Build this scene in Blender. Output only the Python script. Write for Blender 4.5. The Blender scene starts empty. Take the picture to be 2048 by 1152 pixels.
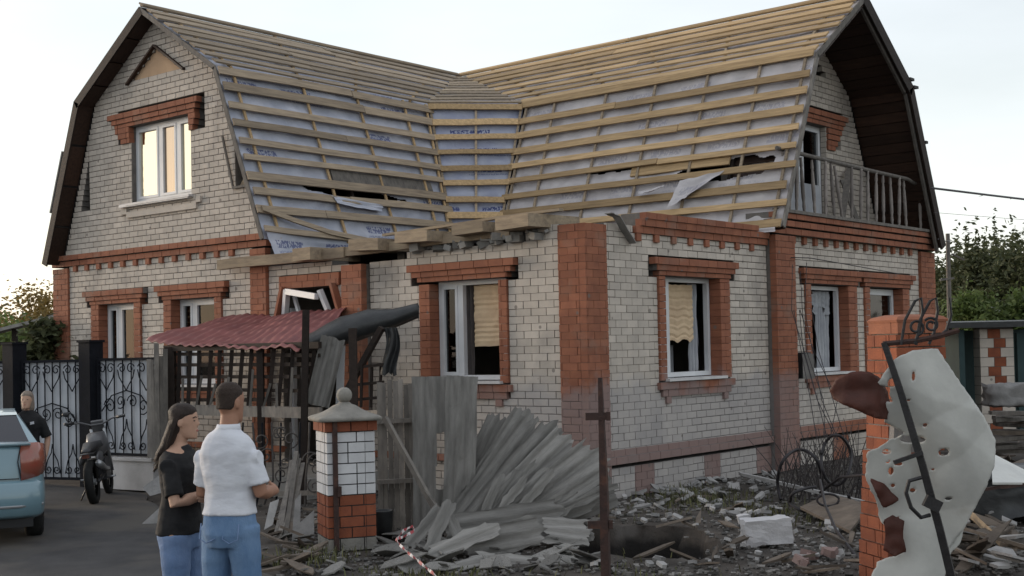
import bpy, bmesh, math, random
from mathutils import Vector, Matrix, noise as mnoise
R_ = math.radians
scene = bpy.context.scene

# ------------------------------------------------------------------ camera
CAM_LOC = Vector((9.869, -13.264, 2.0))
cam_d = bpy.data.cameras.new('camera'); cam = bpy.data.objects.new('camera', cam_d)
scene.collection.objects.link(cam)
_rt = Vector((0.7660, 0.6422, -0.0216)); _fw = Vector((-0.6418, 0.7663, 0.0262))
_fw.normalize(); _rt = (_rt - _fw * _rt.dot(_fw)).normalized(); _up = _rt.cross(_fw)
cam.matrix_world = Matrix(((_rt.x, _up.x, -_fw.x, CAM_LOC.x), (_rt.y, _up.y, -_fw.y, CAM_LOC.y),
                           (_rt.z, _up.z, -_fw.z, CAM_LOC.z), (0, 0, 0, 1)))
cam_d.sensor_width = 36.0; cam_d.lens = 45.243; cam_d.shift_y = 54 / 2048
cam_d.clip_start = 0.1; cam_d.clip_end = 2000
scene.camera = cam

# ------------------------------------------------------------------ sky and sun (just after sunset, glow behind left)
SUN_AZ = math.atan2(-0.20, -1.0)          # direction towards the sun, seen from above
SUN_EL = R_(5.0)
world = bpy.data.worlds.new('World'); scene.world = world; world.use_nodes = True
nt = world.node_tree; nt.nodes.clear()
sky = nt.nodes.new('ShaderNodeTexSky'); sky.sky_type = 'NISHITA'; sky.sun_disc = False
sky.sun_elevation = SUN_EL; sky.sun_rotation = math.pi / 2 - SUN_AZ
sky.air_density = 1.0; sky.dust_density = 1.0; sky.ozone_density = 1.0
veil = nt.nodes.new('ShaderNodeMix'); veil.data_type = 'RGBA'; veil.inputs[0].default_value = 0.48      # thin cloud veil over the whole sky
veil.inputs[7].default_value = (8.3, 8.55, 9.0, 1)
hs = nt.nodes.new('ShaderNodeHueSaturation'); hs.inputs['Saturation'].default_value = 0.85
bg = nt.nodes.new('ShaderNodeBackground'); bg.inputs['Strength'].default_value = 0.15
cn = nt.nodes.new('ShaderNodeTexNoise'); cn.inputs['Scale'].default_value = 2.2; cn.inputs['Detail'].default_value = 5
tc = nt.nodes.new('ShaderNodeTexCoord'); cm = nt.nodes.new('ShaderNodeMapping'); cm.inputs['Scale'].default_value = (1, 1, 4)
cr_ = nt.nodes.new('ShaderNodeMapRange'); cr_.inputs[1].default_value = .3; cr_.inputs[2].default_value = .7; cr_.inputs[3].default_value = .34; cr_.inputs[4].default_value = .48
nt.links.new(tc.outputs['Generated'], cm.inputs[0]); nt.links.new(cm.outputs[0], cn.inputs['Vector']); nt.links.new(cn.outputs[0], cr_.inputs[0]); nt.links.new(cr_.outputs[0], veil.inputs[0])
wo = nt.nodes.new('ShaderNodeOutputWorld')
nt.links.new(sky.outputs[0], hs.inputs['Color']); nt.links.new(hs.outputs[0], veil.inputs[6]); nt.links.new(veil.outputs[2], bg.inputs[0]); nt.links.new(bg.outputs[0], wo.inputs[0])
sun_d = bpy.data.lights.new('sun', 'SUN'); sun_d.energy = 2.0; sun_d.angle = R_(20); sun_d.color = (1.0, 0.86, 0.70)
sun = bpy.data.objects.new('sun', sun_d); scene.collection.objects.link(sun)
_sd = Vector((math.cos(SUN_AZ) * math.cos(SUN_EL), math.sin(SUN_AZ) * math.cos(SUN_EL), math.sin(SUN_EL)))
sun.rotation_euler = _sd.to_track_quat('Z', 'Y').to_euler()
scene.view_settings.view_transform = 'Standard'; scene.view_settings.look = 'None'
scene.view_settings.exposure = 0.50; scene.view_settings.gamma = 1.0
scene.view_settings.use_curve_mapping = False
# ------------------------------------------------------------------ helpers
COL = scene.collection
rng = random.Random(7)
def U(a, b): return rng.uniform(a, b)
def V(*a): return Vector(a)
def nz(x, y=0, z=0): return mnoise.noise(Vector((x, y, z)))

class MB:
    """collects faces; build() makes ONE mesh object"""
    def __init__(s): s.v = []; s.f = []; s.t = []; s.uv = None
    def add(s, vs, fs, tint=0.5):
        o = len(s.v); s.v.extend([tuple(p) for p in vs])
        for f in fs: s.f.append(tuple(i + o for i in f)); s.t.append(tint)
        return s
    def box(s, c, d, rot=None, tint=0.5):
        hx, hy, hz = d[0] / 2, d[1] / 2, d[2] / 2
        p = [Vector((x, y, z)) for x in (-hx, hx) for y in (-hy, hy) for z in (-hz, hz)]
        if rot is not None: p = [rot @ q for q in p]
        c = Vector(c)
        return s.add([q + c for q in p], [(0, 1, 3, 2), (4, 6, 7, 5), (0, 4, 5, 1), (2, 3, 7, 6), (0, 2, 6, 4), (1, 5, 7, 3)], tint)
    def bb(s, x0, x1, y0, y1, z0, z1, tint=0.5):
        return s.box(((x0 + x1) / 2, (y0 + y1) / 2, (z0 + z1) / 2), (abs(x1 - x0), abs(y1 - y0), abs(z1 - z0)), None, tint)
    def beam(s, a, b, w, h, up=(0, 0, 1), tint=0.5):
        a = Vector(a); b = Vector(b); d = (b - a); L = d.length; d.normalize(); up = Vector(up)
        sx = d.cross(up)
        if sx.length < 1e-4: sx = d.cross(Vector((1, 0, 0)))
        sx.normalize(); uz = sx.cross(d)
        m = Matrix((d, sx, uz)).transposed()
        return s.box((a + b) / 2, (L, w, h), m, tint)
    def tube(s, pts, r, n=6, tint=0.5, cap=True):
        pts = [Vector(p) for p in pts]; k = len(pts)
        rs = r if isinstance(r, (list, tuple)) else [r] * k
        vs = []; fs = []; ref = None
        for i, p in enumerate(pts):
            d = (pts[min(i + 1, k - 1)] - pts[max(i - 1, 0)])
            if d.length < 1e-9: d = Vector((0, 0, 1))
            d.normalize()
            if ref is None:
                ref = d.cross(Vector((0.13, 0.31, 0.94)))
                if ref.length < 1e-3: ref = d.cross(Vector((1, 0, 0)))
            ref = ref - d * ref.dot(d)
            if ref.length < 1e-6: ref = d.orthogonal()
            ref.normalize(); q = d.cross(ref)
            for j in range(n):
                a = 2 * math.pi * j / n
                vs.append(p + (ref * math.cos(a) + q * math.sin(a)) * rs[i])
        for i in range(k - 1):
            for j in range(n):
                fs.append((i * n + j, i * n + (j + 1) % n, (i + 1) * n + (j + 1) % n, (i + 1) * n + j))
        if cap:
            fs.append(tuple(range(n - 1, -1, -1))); fs.append(tuple(range((k - 1) * n, k * n)))
        return s.add(vs, fs, tint)
    def loft(s, rings, tint=0.5, cap=True):
        n = len(rings[0]); vs = [p for r in rings for p in r]; fs = []
        for i in range(len(rings) - 1):
            for j in range(n):
                fs.append((i * n + j, i * n + (j + 1) % n, (i + 1) * n + (j + 1) % n, (i + 1) * n + j))
        if cap:
            fs.append(tuple(range(n - 1, -1, -1))); fs.append(tuple(range((len(rings) - 1) * n, len(rings) * n)))
        return s.add(vs, fs, tint)
    def lathe(s, prof, c=(0, 0, 0), n=16, tint=0.5, phase=0.0):
        c = Vector(c); rings = []
        for r, z in prof:
            rings.append([c + Vector((r * math.cos(phase + 2 * math.pi * j / n), r * math.sin(phase + 2 * math.pi * j / n), z)) for j in range(n)])
        return s.loft(rings, tint)
    def prism(s, poly, o, ux, uy, un, t0, t1, tint=0.5):
        o = Vector(o); ux = Vector(ux); uy = Vector(uy); un = Vector(un); n = len(poly)
        vs = [o + ux * p[0] + uy * p[1] + un * t0 for p in poly] + [o + ux * p[0] + uy * p[1] + un * t1 for p in poly]
        fs = [tuple(range(n - 1, -1, -1)), tuple(range(n, 2 * n))] + [(i, (i + 1) % n, n + (i + 1) % n, n + i) for i in range(n)]
        return s.add(vs, fs, tint)
    def sphere(s, c, r, n=10, m=7, tint=0.5):
        c = Vector(c); r = Vector(r) if not isinstance(r, (int, float)) else Vector((r, r, r))
        rings = []
        for i in range(1, m):
            t = math.pi * i / m
            rings.append([c + Vector((r.x * math.sin(t) * math.cos(2 * math.pi * j / n), r.y * math.sin(t) * math.sin(2 * math.pi * j / n), -r.z * math.cos(t))) for j in range(n)])
        return s.loft(rings, tint)
    def build(s, name, mat, parent=None, smooth=False, kind=None, loc=None):
        me = bpy.data.meshes.new(name)
        vs = s.v
        if loc is not None: L = Vector(loc); vs = [tuple(Vector(p) - L) for p in vs]
        me.from_pydata(vs, [], s.f)
        a = me.attributes.new('tint', 'FLOAT', 'FACE'); a.data.foreach_set('value', s.t)
        bm = bmesh.new(); bm.from_mesh(me); bmesh.ops.recalc_face_normals(bm, faces=bm.faces); bm.to_mesh(me); bm.free()
        if smooth: me.polygons.foreach_set('use_smooth', [True] * len(me.polygons))
        me.materials.append(M[mat] if isinstance(mat, str) else mat)
        o = bpy.data.objects.new(name, me); COL.objects.link(o)
        if loc is not None: o.location = loc
        if parent is not None:
            o.parent = parent
            o.matrix_parent_inverse = world_of(parent).inverted()
        if kind: o['kind'] = kind
        return o

def world_of(o):
    m = Matrix.LocRotScale(o.location, o.rotation_euler, o.scale)
    if o.parent is not None: m = world_of(o.parent) @ o.matrix_parent_inverse @ m
    return m
def tag(o, label, cat, group=None):
    o['label'] = label; o['category'] = cat
    if group: o['group'] = group
    return o
def thing(name, label, cat, loc=(0, 0, 0), rotz=0, group=None):
    o = bpy.data.objects.new(name, None); COL.objects.link(o)
    o.empty_display_size = 0.2
    o.location = loc; o.rotation_euler = (0, 0, rotz)
    return tag(o, label, cat, group)
def frame_at(loc, rotz):                     # local -> world for builders that use local coordinates
    return Matrix.Translation(Vector(loc)) @ Matrix.Rotation(rotz, 4, 'Z')
def local_part(mb, name, mat, parent, smooth=False, kind=None):   # mesh given in the parent's own coordinates
    o = mb.build(name, mat, None, smooth, kind)
    o.parent = parent
    return o
def child_copy(o, parent, loc=None, scale=None, rot=None):
    c = o.copy(); COL.objects.link(c); c.parent = parent
    if loc is not None: c.location = loc
    if scale is not None: c.scale = scale
    if rot is not None: c.rotation_euler = rot
    return c
def copy_tree(o, parent=None):
    c = o.copy(); COL.objects.link(c); c.parent = parent
    for ch in list(o.children): copy_tree(ch, c)
    return c
def remesh(mb, name, mat, parent, voxel=0.015, smooth_it=4, ndisp=0.0, nscale=8.0, cut=None, loc=None, factor=0.5):
    """union of closed overlapping shapes -> one continuous skin"""
    o = mb.build('tmp', mat)
    m = o.modifiers.new('r', 'REMESH'); m.mode = 'VOXEL'; m.voxel_size = voxel
    if smooth_it:
        sm = o.modifiers.new('s', 'SMOOTH'); sm.iterations = smooth_it; sm.factor = factor
    dg = bpy.context.evaluated_depsgraph_get(); dg.update()
    me = bpy.data.meshes.new_from_object(o.evaluated_get(dg))
    bpy.data.objects.remove(o, do_unlink=True)
    if ndisp:
        me.calc_normals_split() if hasattr(me, 'calc_normals_split') else None
        ns = [v.normal.copy() for v in me.vertices]
        for v, n in zip(me.vertices, ns):
            p = v.co
            d = nz(p.x * nscale, p.y * nscale, p.z * nscale * 1.6) + 0.5 * nz(p.x * nscale * 2.3 + 9, p.y * nscale * 2.3, p.z * nscale * 3.1)
            v.co = p + n * d * ndisp
    me.polygons.foreach_set('use_smooth', [True] * len(me.polygons))
    me.materials.clear(); me.materials.append(M[mat])
    r = bpy.data.objects.new(name, me); COL.objects.link(r)
    if parent is not None: r.parent = parent
    return r

# ------------------------------------------------------------------ materials
M = {}
def mk(name, c1, c2=None, scale=6.0, rough=0.85, bump=0.0, bscale=60.0, tint=0.0, metal=0.0, rnd=0.0, stretch=(1, 1, 1), detail=4.0, spec=0.3, dirt=None, coat=0.0, obj=False):
    m = bpy.data.materials.new(name); m.use_nodes = True; n = m.node_tree.nodes; l = m.node_tree.links
    b = n['Principled BSDF']
    b.inputs['Roughness'].default_value = rough; b.inputs['Metallic'].default_value = metal
    b.inputs['Specular IOR Level'].default_value = spec; b.inputs['Coat Weight'].default_value = coat
    if obj:
        g = n.new('ShaderNodeTexCoord'); src = g.outputs['Object']
    else:
        g = n.new('ShaderNodeNewGeometry'); src = g.outputs['Position']
    mp = n.new('ShaderNodeMapping'); mp.inputs['Scale'].default_value = stretch; l.new(src, mp.inputs[0])
    t = n.new('ShaderNodeTexNoise'); t.inputs['Scale'].default_value = scale; t.inputs['Detail'].default_value = detail
    t.inputs['Roughness'].default_value = 0.62
    l.new(mp.outputs[0], t.inputs['Vector'])
    rp = n.new('ShaderNodeMapRange'); rp.inputs[1].default_value = 0.32; rp.inputs[2].default_value = 0.68; l.new(t.outputs[0], rp.inputs[0])
    mx = n.new('ShaderNodeMix'); mx.data_type = 'RGBA'
    mx.inputs[6].default_value = (*c1, 1); mx.inputs[7].default_value = (*(c2 or c1), 1); l.new(rp.outputs[0], mx.inputs[0])
    out = mx.outputs[2]
    if dirt:                                  # (colour, scale, threshold, amount)
        t2 = n.new('ShaderNodeTexNoise'); t2.inputs['Scale'].default_value = dirt[1]; t2.inputs['Detail'].default_value = 6; l.new(src, t2.inputs['Vector'])
        r2 = n.new('ShaderNodeMapRange'); r2.inputs[1].default_value = dirt[2]; r2.inputs[2].default_value = dirt[2] + 0.12; r2.inputs[4].default_value = dirt[3]; l.new(t2.outputs[0], r2.inputs[0])
        m2 = n.new('ShaderNodeMix'); m2.data_type = 'RGBA'; l.new(r2.outputs[0], m2.inputs[0]); l.new(out, m2.inputs[6]); m2.inputs[7].default_value = (*dirt[0], 1); out = m2.outputs[2]
    if tint or rnd:
        v = None
        if tint:
            a = n.new('ShaderNodeAttribute'); a.attribute_name = 'tint'
            ma = n.new('ShaderNodeMath'); ma.operation = 'MULTIPLY_ADD'; ma.inputs[1].default_value = 2 * tint; ma.inputs[2].default_value = 1 - tint; l.new(a.outputs['Fac'], ma.inputs[0]); v = ma.outputs[0]
        if rnd:
            oi = n.new('ShaderNodeObjectInfo')
            mb = n.new('ShaderNodeMath'); mb.operation = 'MULTIPLY_ADD'; mb.inputs[1].default_value = 2 * rnd; mb.inputs[2].default_value = 1 - rnd; l.new(oi.outputs['Random'], mb.inputs[0])
            if v is None: v = mb.outputs[0]
            else:
                mm = n.new('ShaderNodeMath'); mm.operation = 'MULTIPLY'; l.new(v, mm.inputs[0]); l.new(mb.outputs[0], mm.inputs[1]); v = mm.outputs[0]
        h = n.new('ShaderNodeHueSaturation'); l.new(v, h.inputs['Value']); l.new(out, h.inputs['Color']); out = h.outputs[0]
    l.new(out, b.inputs['Base Color'])
    if bump:
        t3 = n.new('ShaderNodeTexNoise'); t3.inputs['Scale'].default_value = bscale; t3.inputs['Detail'].default_value = 4; l.new(mp.outputs[0], t3.inputs['Vector'])
        bp = n.new('ShaderNodeBump'); bp.inputs['Strength'].default_value = bump; bp.inputs['Distance'].default_value = 0.02; l.new(t3.outputs[0], bp.inputs['Height']); l.new(bp.outputs[0], b.inputs['Normal'])
    M[name] = m; return m

mk('white_brick', (.53, .47, .41), (.43, .385, .34), 3.0, .9, .25, 70, tint=.13, rnd=.0, dirt=((.26, .235, .215), 1.0, .56, .6))
mk('red_brick', (.29, .115, .066), (.22, .085, .052), 5.0, .88, .25, 70, tint=.14, dirt=((.23, .145, .11), 1.7, .56, .6))
mk('mortar', (.175, .158, .145), (.12, .11, .10), 9.0, .95, .4, 90)
mk('concrete', (.30, .29, .275), (.20, .195, .185), 5.0, .92, .4, 60, tint=.2, rnd=.15)
mk('lath_y', (.35, .275, .195), (.205, .162, .12), 3.0, .85, .2, 40, tint=.28, rnd=.22, stretch=(9, .7, 9))
mk('lath_x', (.50, .345, .185), (.31, .212, .115), 3.0, .85, .2, 40, tint=.28, rnd=.22, stretch=(.7, 9, 9))
mk('timber', (.33, .26, .18), (.20, .155, .112), 3.0, .85, .25, 40, tint=.3, rnd=.2, stretch=(1, 5, 6))
mk('grey_timber', (.20, .18, .16), (.11, .10, .092), 4.0, .9, .3, 50, tint=.3, rnd=.25, stretch=(3, 3, 1))
mk('dark_timber', (.028, .018, .014), (.015, .010, .008), 4.0, .75, .2, 40, tint=.3, rnd=.2, stretch=(1, 5, 5))
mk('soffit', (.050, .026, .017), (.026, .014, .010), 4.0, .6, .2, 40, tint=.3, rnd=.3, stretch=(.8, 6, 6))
mk('pvc', (.62, .63, .65), (.52, .53, .55), 2.0, .4, 0, spec=.5)
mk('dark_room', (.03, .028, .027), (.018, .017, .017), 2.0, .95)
mk('room_wall', (.20, .18, .16), (.14, .125, .11), 2.0, .95)

def blast_dust(name, col, amount):           # pale dust that the blast threw on the masonry by the corner
    m = M[name]; n = m.node_tree.nodes; l = m.node_tree.links; b = n['Principled BSDF']
    src = b.inputs['Base Color'].links[0].from_socket
    g = n.new('ShaderNodeNewGeometry'); sp = n.new('ShaderNodeSeparateXYZ'); l.new(g.outputs['Position'], sp.inputs[0])
    t = n.new('ShaderNodeTexNoise'); t.inputs['Scale'].default_value = 1.5; t.inputs['Detail'].default_value = 6; t.inputs['Roughness'].default_value = .65; l.new(g.outputs['Position'], t.inputs['Vector'])
    def mr(x, a, b_, c=0, d=1):
        q = n.new('ShaderNodeMapRange'); q.inputs[1].default_value = a; q.inputs[2].default_value = b_; q.inputs[3].default_value = c; q.inputs[4].default_value = d; l.new(x, q.inputs[0]); return q.outputs[0]
    def mm(op, x, y):
        q = n.new('ShaderNodeMath'); q.operation = op
        for i, k in enumerate((x, y)):
            if isinstance(k, (int, float)): q.inputs[i].default_value = k
            else: l.new(k, q.inputs[i])
        return q.outputs[0]
    h = mm('ADD', sp.outputs[2], mm('MULTIPLY', mm('SUBTRACT', t.outputs[0], .5), 1.1))
    mask = mm('MULTIPLY', mr(h, 1.62, 1.38), mm('MULTIPLY', mr(sp.outputs[0], -3.2, -1.0), mr(sp.outputs[1], 7.5, 4.5)))
    mx = n.new('ShaderNodeMix'); mx.data_type = 'RGBA'; l.new(mm('MULTIPLY', mask, amount), mx.inputs[0]); l.new(src, mx.inputs[6]); mx.inputs[7].default_value = (*col, 1)
    vo = n.new('ShaderNodeTexVoronoi'); vo.inputs['Scale'].default_value = 3.0; l.new(g.outputs['Position'], vo.inputs['Vector'])       # sparse fragment scars
    pk = n.new('ShaderNodeMix'); pk.data_type = 'RGBA'; l.new(mr(vo.outputs['Distance'], .10, .07, 0, .75), pk.inputs[0]); l.new(mx.outputs[2], pk.inputs[6]); pk.inputs[7].default_value = (.15, .13, .12, 1)
    l.new(pk.outputs[2], b.inputs['Base Color'])
blast_dust('red_brick', (.22, .175, .17), .78); blast_dust('white_brick', (.31, .30, .31), .6); blast_dust('mortar', (.22, .21, .21), .7)
F_PX = 2573.9
def at(px, py, dep):                         # point seen at photo pixel (px, py) at a given depth in metres
    return CAM_LOC + (_fw + _rt * ((px - 1024) / F_PX) + _up * ((630 - py) / F_PX)) * dep
VR_ = Vector((.766, .643, 0)); VN_ = Vector((.642, -.767, 0)); VU_ = Vector((0, 0, 1))   # across, towards the street, up
# ------------------------------------------------------------------ ground
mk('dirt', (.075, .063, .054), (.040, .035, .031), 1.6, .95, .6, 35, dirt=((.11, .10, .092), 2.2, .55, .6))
mk('asphalt', (.068, .066, .067), (.042, .041, .043), 2.4, .9, .5, 140, dirt=((.095, .086, .076), .7, .50, .7), detail=9)
def pit_shade():                          # shade of the pit painted into the soil colour below ground level
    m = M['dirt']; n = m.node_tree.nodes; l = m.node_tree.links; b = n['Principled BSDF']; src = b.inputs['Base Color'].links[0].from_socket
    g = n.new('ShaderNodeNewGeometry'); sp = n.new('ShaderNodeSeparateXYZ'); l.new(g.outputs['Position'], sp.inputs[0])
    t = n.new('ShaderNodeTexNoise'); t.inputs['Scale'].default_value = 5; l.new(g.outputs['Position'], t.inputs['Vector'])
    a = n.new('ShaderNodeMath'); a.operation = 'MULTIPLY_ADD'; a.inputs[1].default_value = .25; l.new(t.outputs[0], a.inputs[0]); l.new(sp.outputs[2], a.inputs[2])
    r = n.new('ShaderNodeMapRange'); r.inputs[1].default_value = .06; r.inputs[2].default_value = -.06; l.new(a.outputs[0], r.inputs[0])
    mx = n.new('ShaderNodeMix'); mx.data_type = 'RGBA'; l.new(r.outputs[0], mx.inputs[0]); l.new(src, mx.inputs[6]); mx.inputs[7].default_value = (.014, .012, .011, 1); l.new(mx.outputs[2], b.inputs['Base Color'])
pit_shade()
mb = MB()
TR = (2.2, -2.45, 1.05, 1.25)
def road_side(x, y):                        # > 0 on the asphalt
    if x < .2: return -(y + 2.3 + (x + 6.5) * .493)
    return -(y + 5.6 + (x - .2) * .30)
def ground_z(x, y):
    if road_side(x, y) > -.15: return -.02
    z = .03 * nz(x * .5, y * .5) + .018 * nz(x * 2.1, y * 2.1)
    q = ((x - 2.45) * .74 + (y + 2.35) * .67, -(x - 2.45) * .67 + (y + 2.35) * .74)   # trench axes: across, along view
    d = (abs(q[0] + .05) / .66) ** 4 + (abs(q[1]) / 1.0) ** 4; d = d ** .25
    d += .22 * nz(x * 2.4, y * 2.4)
    if d < 1: z -= 1.7 * min(1, (1 - d) * 7)
    elif d < 1.5: z += .10 * (1.5 - d) * 2 * (.5 + .5 * nz(x * 1.7, y * 1.7))
    return z
xs = [-300, -120, -60, -35, -22, -14] + [-9 + .15 * i for i in range(121)] + [12, 20, 40, 90, 300]
ys = [-300, -90, -40, -24, -16] + [-10 + .15 * i for i in range(101)] + [6, 8, 12, 20, 40, 90, 300]
vs = []
for y in ys:
    for x in xs:
        near = -9.1 < x < 9.1 and -10.1 < y < 5.1
        vs.append((x, y, (ground_z(x, y) if near else 0) - .01))
fs = [(j * len(xs) + i, j * len(xs) + i + 1, (j + 1) * len(xs) + i + 1, (j + 1) * len(xs) + i) for j in range(len(ys) - 1) for i in range(len(xs) - 1)]
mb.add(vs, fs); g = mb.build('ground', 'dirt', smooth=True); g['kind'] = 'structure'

pts = [(-60, -2.3 + .0), (-6.5, -2.3)] + [(-6.5 + 6.7 * i / 14 , -2.3 - 3.3 * i / 14 + .18 * nz(i * 1.3, 2)) for i in range(1, 15)] + [(.2 + 12 * i / 14, -5.6 - 3.6 * i / 14 + .15 * nz(i * 1.7, 5)) for i in range(1, 15)] + [(60, -24), (60, -200), (-60, -200)]
m = MB(); m.prism(pts, (0, 0, 0), (1, 0, 0), (0, 1, 0), (0, 0, 1), -.05, .012)
o = m.build('road', 'asphalt'); o['kind'] = 'structure'
# ------------------------------------------------------------------ the house
# corner of the two street fronts at the origin; front A is the plane y = 0 (runs to -x), front B is x = 0 (runs to +y)
house = thing('brick_house', 'two-storey white and red brick house with gambrel roofs stripped to laths', 'house')
CH = 0.1; BL = 0.26
ROOF_CX, ROOF_CY = -9.27, 7.95           # ridge lines of the two wings
EZ, KZ, AZ = 3.82, 6.72, 8.08            # eave, knee and ridge heights
EH_L, KH_L = 3.25, 2.10                  # half widths, left wing
EH_R, KH_R = 3.28, 1.95                  # half widths, right wing
FA, FB = -0.30, 0.32                     # roof front edges

def P3(face, u, d, z):                    # face coordinates -> world: u along the wall, d out of the wall
    return (u, -d, z) if face == 'A' else (d, u, z)

white = []; red = []                      # (face, u0, u1, z0, z1, d_front)
back_boxes = []                           # backing wall pieces
def sub(iv, holes):
    out = iv
    for a, b in holes:
        nx = []
        for p, q in out:
            if b <= p or a >= q: nx.append((p, q)); continue
            if a > p: nx.append((p, a))
            if b < q: nx.append((b, q))
        out = nx
    return out
def field(store, face, u0, u1, z0, z1, d=0.0, holes=(), clip=None, tris=(), half=0.5, backing=True, bl=BL, dep=.11):
    n = int(round((z1 - z0) / CH))
    for i in range(n):
        a = z0 + i * CH; b = min(a + CH, z1); mid = (a + b) / 2
        lo, hi = (u0, u1) if clip is None else clip(mid)
        if hi - lo < .05: continue
        hs = [(h[0], h[1]) for h in holes if h[2] < mid < h[3]]
        for t in tris:                     # triangular holes: (ul,zl,ur,zr,ua,za)
            ul, ur, zb, ua, za = t
            if zb < mid < za:
                k = (mid - zb) / (za - zb); hs.append((ul + (ua - ul) * k, ur + (ua - ur) * k))
        iv = sub([(lo, hi)], hs)
        if backing:
            for p, q in iv: back_boxes.append((face, p + (.012 if d > 0 or d < -.5 else 0), q - (.012 if d > 0 or d < -.5 else 0), a, b, d))
        off = (i % 2) * bl * half
        for p, q in iv:
            k = math.floor((p - off) / bl)
            while k * bl + off < q:
                s0 = max(p, k * bl + off); s1 = min(q, (k + 1) * bl + off); k += 1
                if s1 - s0 > .018: store.append((face, s0, s1, a, b, d, dep))

# openings: (u0, u1, z0, z1) of the red surround (outer) ; the frame sits inside
WIN = {  # name: face, frame u0,u1,z0,z1, surround u0,u1
 'a1': ('A', -11.10, -10.01, 1.52, 2.97, -11.37, -9.79),
 'a2': ('A', -8.87, -7.69, 1.52, 2.97, -9.11, -7.49),
 'a3': ('A', -2.72, -1.46, 1.58, 2.97, -2.94, -1.30),
 'b1': ('B', 1.83, 3.27, 1.55, 2.97, 1.66, 3.56),
 'b2': ('B', 6.20, 7.56, 1.50, 2.95, 6.00, 7.92),
 'b3': ('B', 8.46, 9.86, 1.50, 2.95, 8.24, 10.18)}
up_win = ('A', -10.05, -8.30, 4.75, 6.12)
door = (-5.92, -4.78, 0.30, 3.02)

def wing_clip_A(z):
    m = 0.20
    if z < KZ: h = EH_L + (KH_L - EH_L) * (z - EZ) / (KZ - EZ) if z > EZ else 3.17
    else: h = KH_L * (AZ - z) / (AZ - KZ)
    return (max(-12.63, ROOF_CX - h + m), min(-6.32, ROOF_CX + h - m))

# ---- front A, ground floor of the left wing
hA = [(WIN['a1'][5], WIN['a1'][6], 1.3, 3.22), (WIN['a2'][5], WIN['a2'][6], 1.3, 3.22)]
lint = lambda w, e: (w[5] - e, w[6] + e, 2.97, 3.22)
field(white, 'A', -12.13, -6.70, .53, 3.73, holes=hA + [lint(WIN['a1'], .18), lint(WIN['a2'], .18)])
field(white, 'A', -12.13, -6.70, 0.0, .5)
field(red, 'A', -12.65, -12.13, 0.0, 3.73, d=.04, half=.5)
field(red, 'A', -6.70, -6.30, 0.0, 3.73, d=.06)
# gable of the left wing
holesG = [(-10.05, -8.30, 4.75, 6.12)]
triG = [(-11.72, -11.40, 4.73, -11.42, 5.73), (-7.10, -6.74, 4.73, -7.12, 5.76), (-10.06, -8.50, 6.93, -9.26, 7.42)]
field(white, 'A', -12.6, -6.3, 3.94, 8.0, clip=wing_clip_A, holes=holesG + [(-10.45, -7.90, 6.12, 6.40), (-10.45, -10.05, 5.83, 6.12), (-8.30, -7.9, 5.83, 6.12)], tris=triG)
field(red, 'A', -12.66, -6.28, 3.73, 3.84, d=.05)
field(red, 'A', -12.68, -6.26, 3.84, 3.94, d=.09)
u = -11.95
while u < -6.9:
    red.append(('A', u, u + .12, 3.62, 3.73, .045, .11)); u += .39
# ---- front A, infill between the wings
field(white, 'A', -6.30, -4.42, .53, 3.40, holes=[(-5.98, -4.72, .3, 3.02), (-6.02, -4.6, 3.02, 3.26)], clip=lambda z: (-6.30, -4.42 if z < 3.3 else -4.8))
field(red, 'A', -6.02, -4.62, 3.02, 3.26, d=.03)
field(red, 'A', -4.42, -3.98, 0.0, 3.32, d=.17)
ragged = lambda z: (-3.98, -.42) if z < 3.3 else (-3.3 + 1.2 * (z - 3.3), -.42)
field(white, 'A', -3.98, -.42, .53, 3.62, holes=[(WIN['a3'][5], WIN['a3'][6], 1.3, 3.22), lint(WIN['a3'], .18)], clip=lambda z: ragged(z) if z < 3.42 else (-1.1 + (z - 3.42) * 2, -.42))
field(white, 'A', -6.3, -.42, 0.0, .5, holes=[(-5.98, -4.72, .3, .5), (-4.42, -3.98, 0, .5)])
# ---- corner pilaster
field(red, 'A', -.42, -.08, 0.0, 3.60, d=.03)
# ---- front B, infill
wB = WIN['b1']
field(white, 'B', .45, 4.76, .55, 3.53, holes=[(wB[5], wB[6], 1.32, 3.22), lint(wB, .2)])
field(white, 'B', .45, 1.10, 3.53, 3.66)
field(white, 'B', .45, 4.76, 0.0, .45, holes=[(1.02, 1.48, 0, .45), (2.78, 3.22, 0, .45), (4.3, 4.76, 0, .45)])
for a, b in ((1.02, 1.48), (2.78, 3.22), (4.3, 4.76)): field(red, 'B', a, b, 0.0, .45, d=.0)
field(red, 'B', -.03, .45, 0.0, 3.60, d=.03)
field(red, 'B', 1.12, 4.76, 3.53, 3.63, d=.04)
field(red, 'B', 1.22, 4.76, 3.63, 3.73, d=.07)
field(red, 'B', 1.30, 4.40, 3.73, 3.82, d=.09)
u = 1.14
while u < 4.6:
    red.append(('B', u, u + .12, 3.42, 3.53, .035, .11)); u += .44
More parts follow.
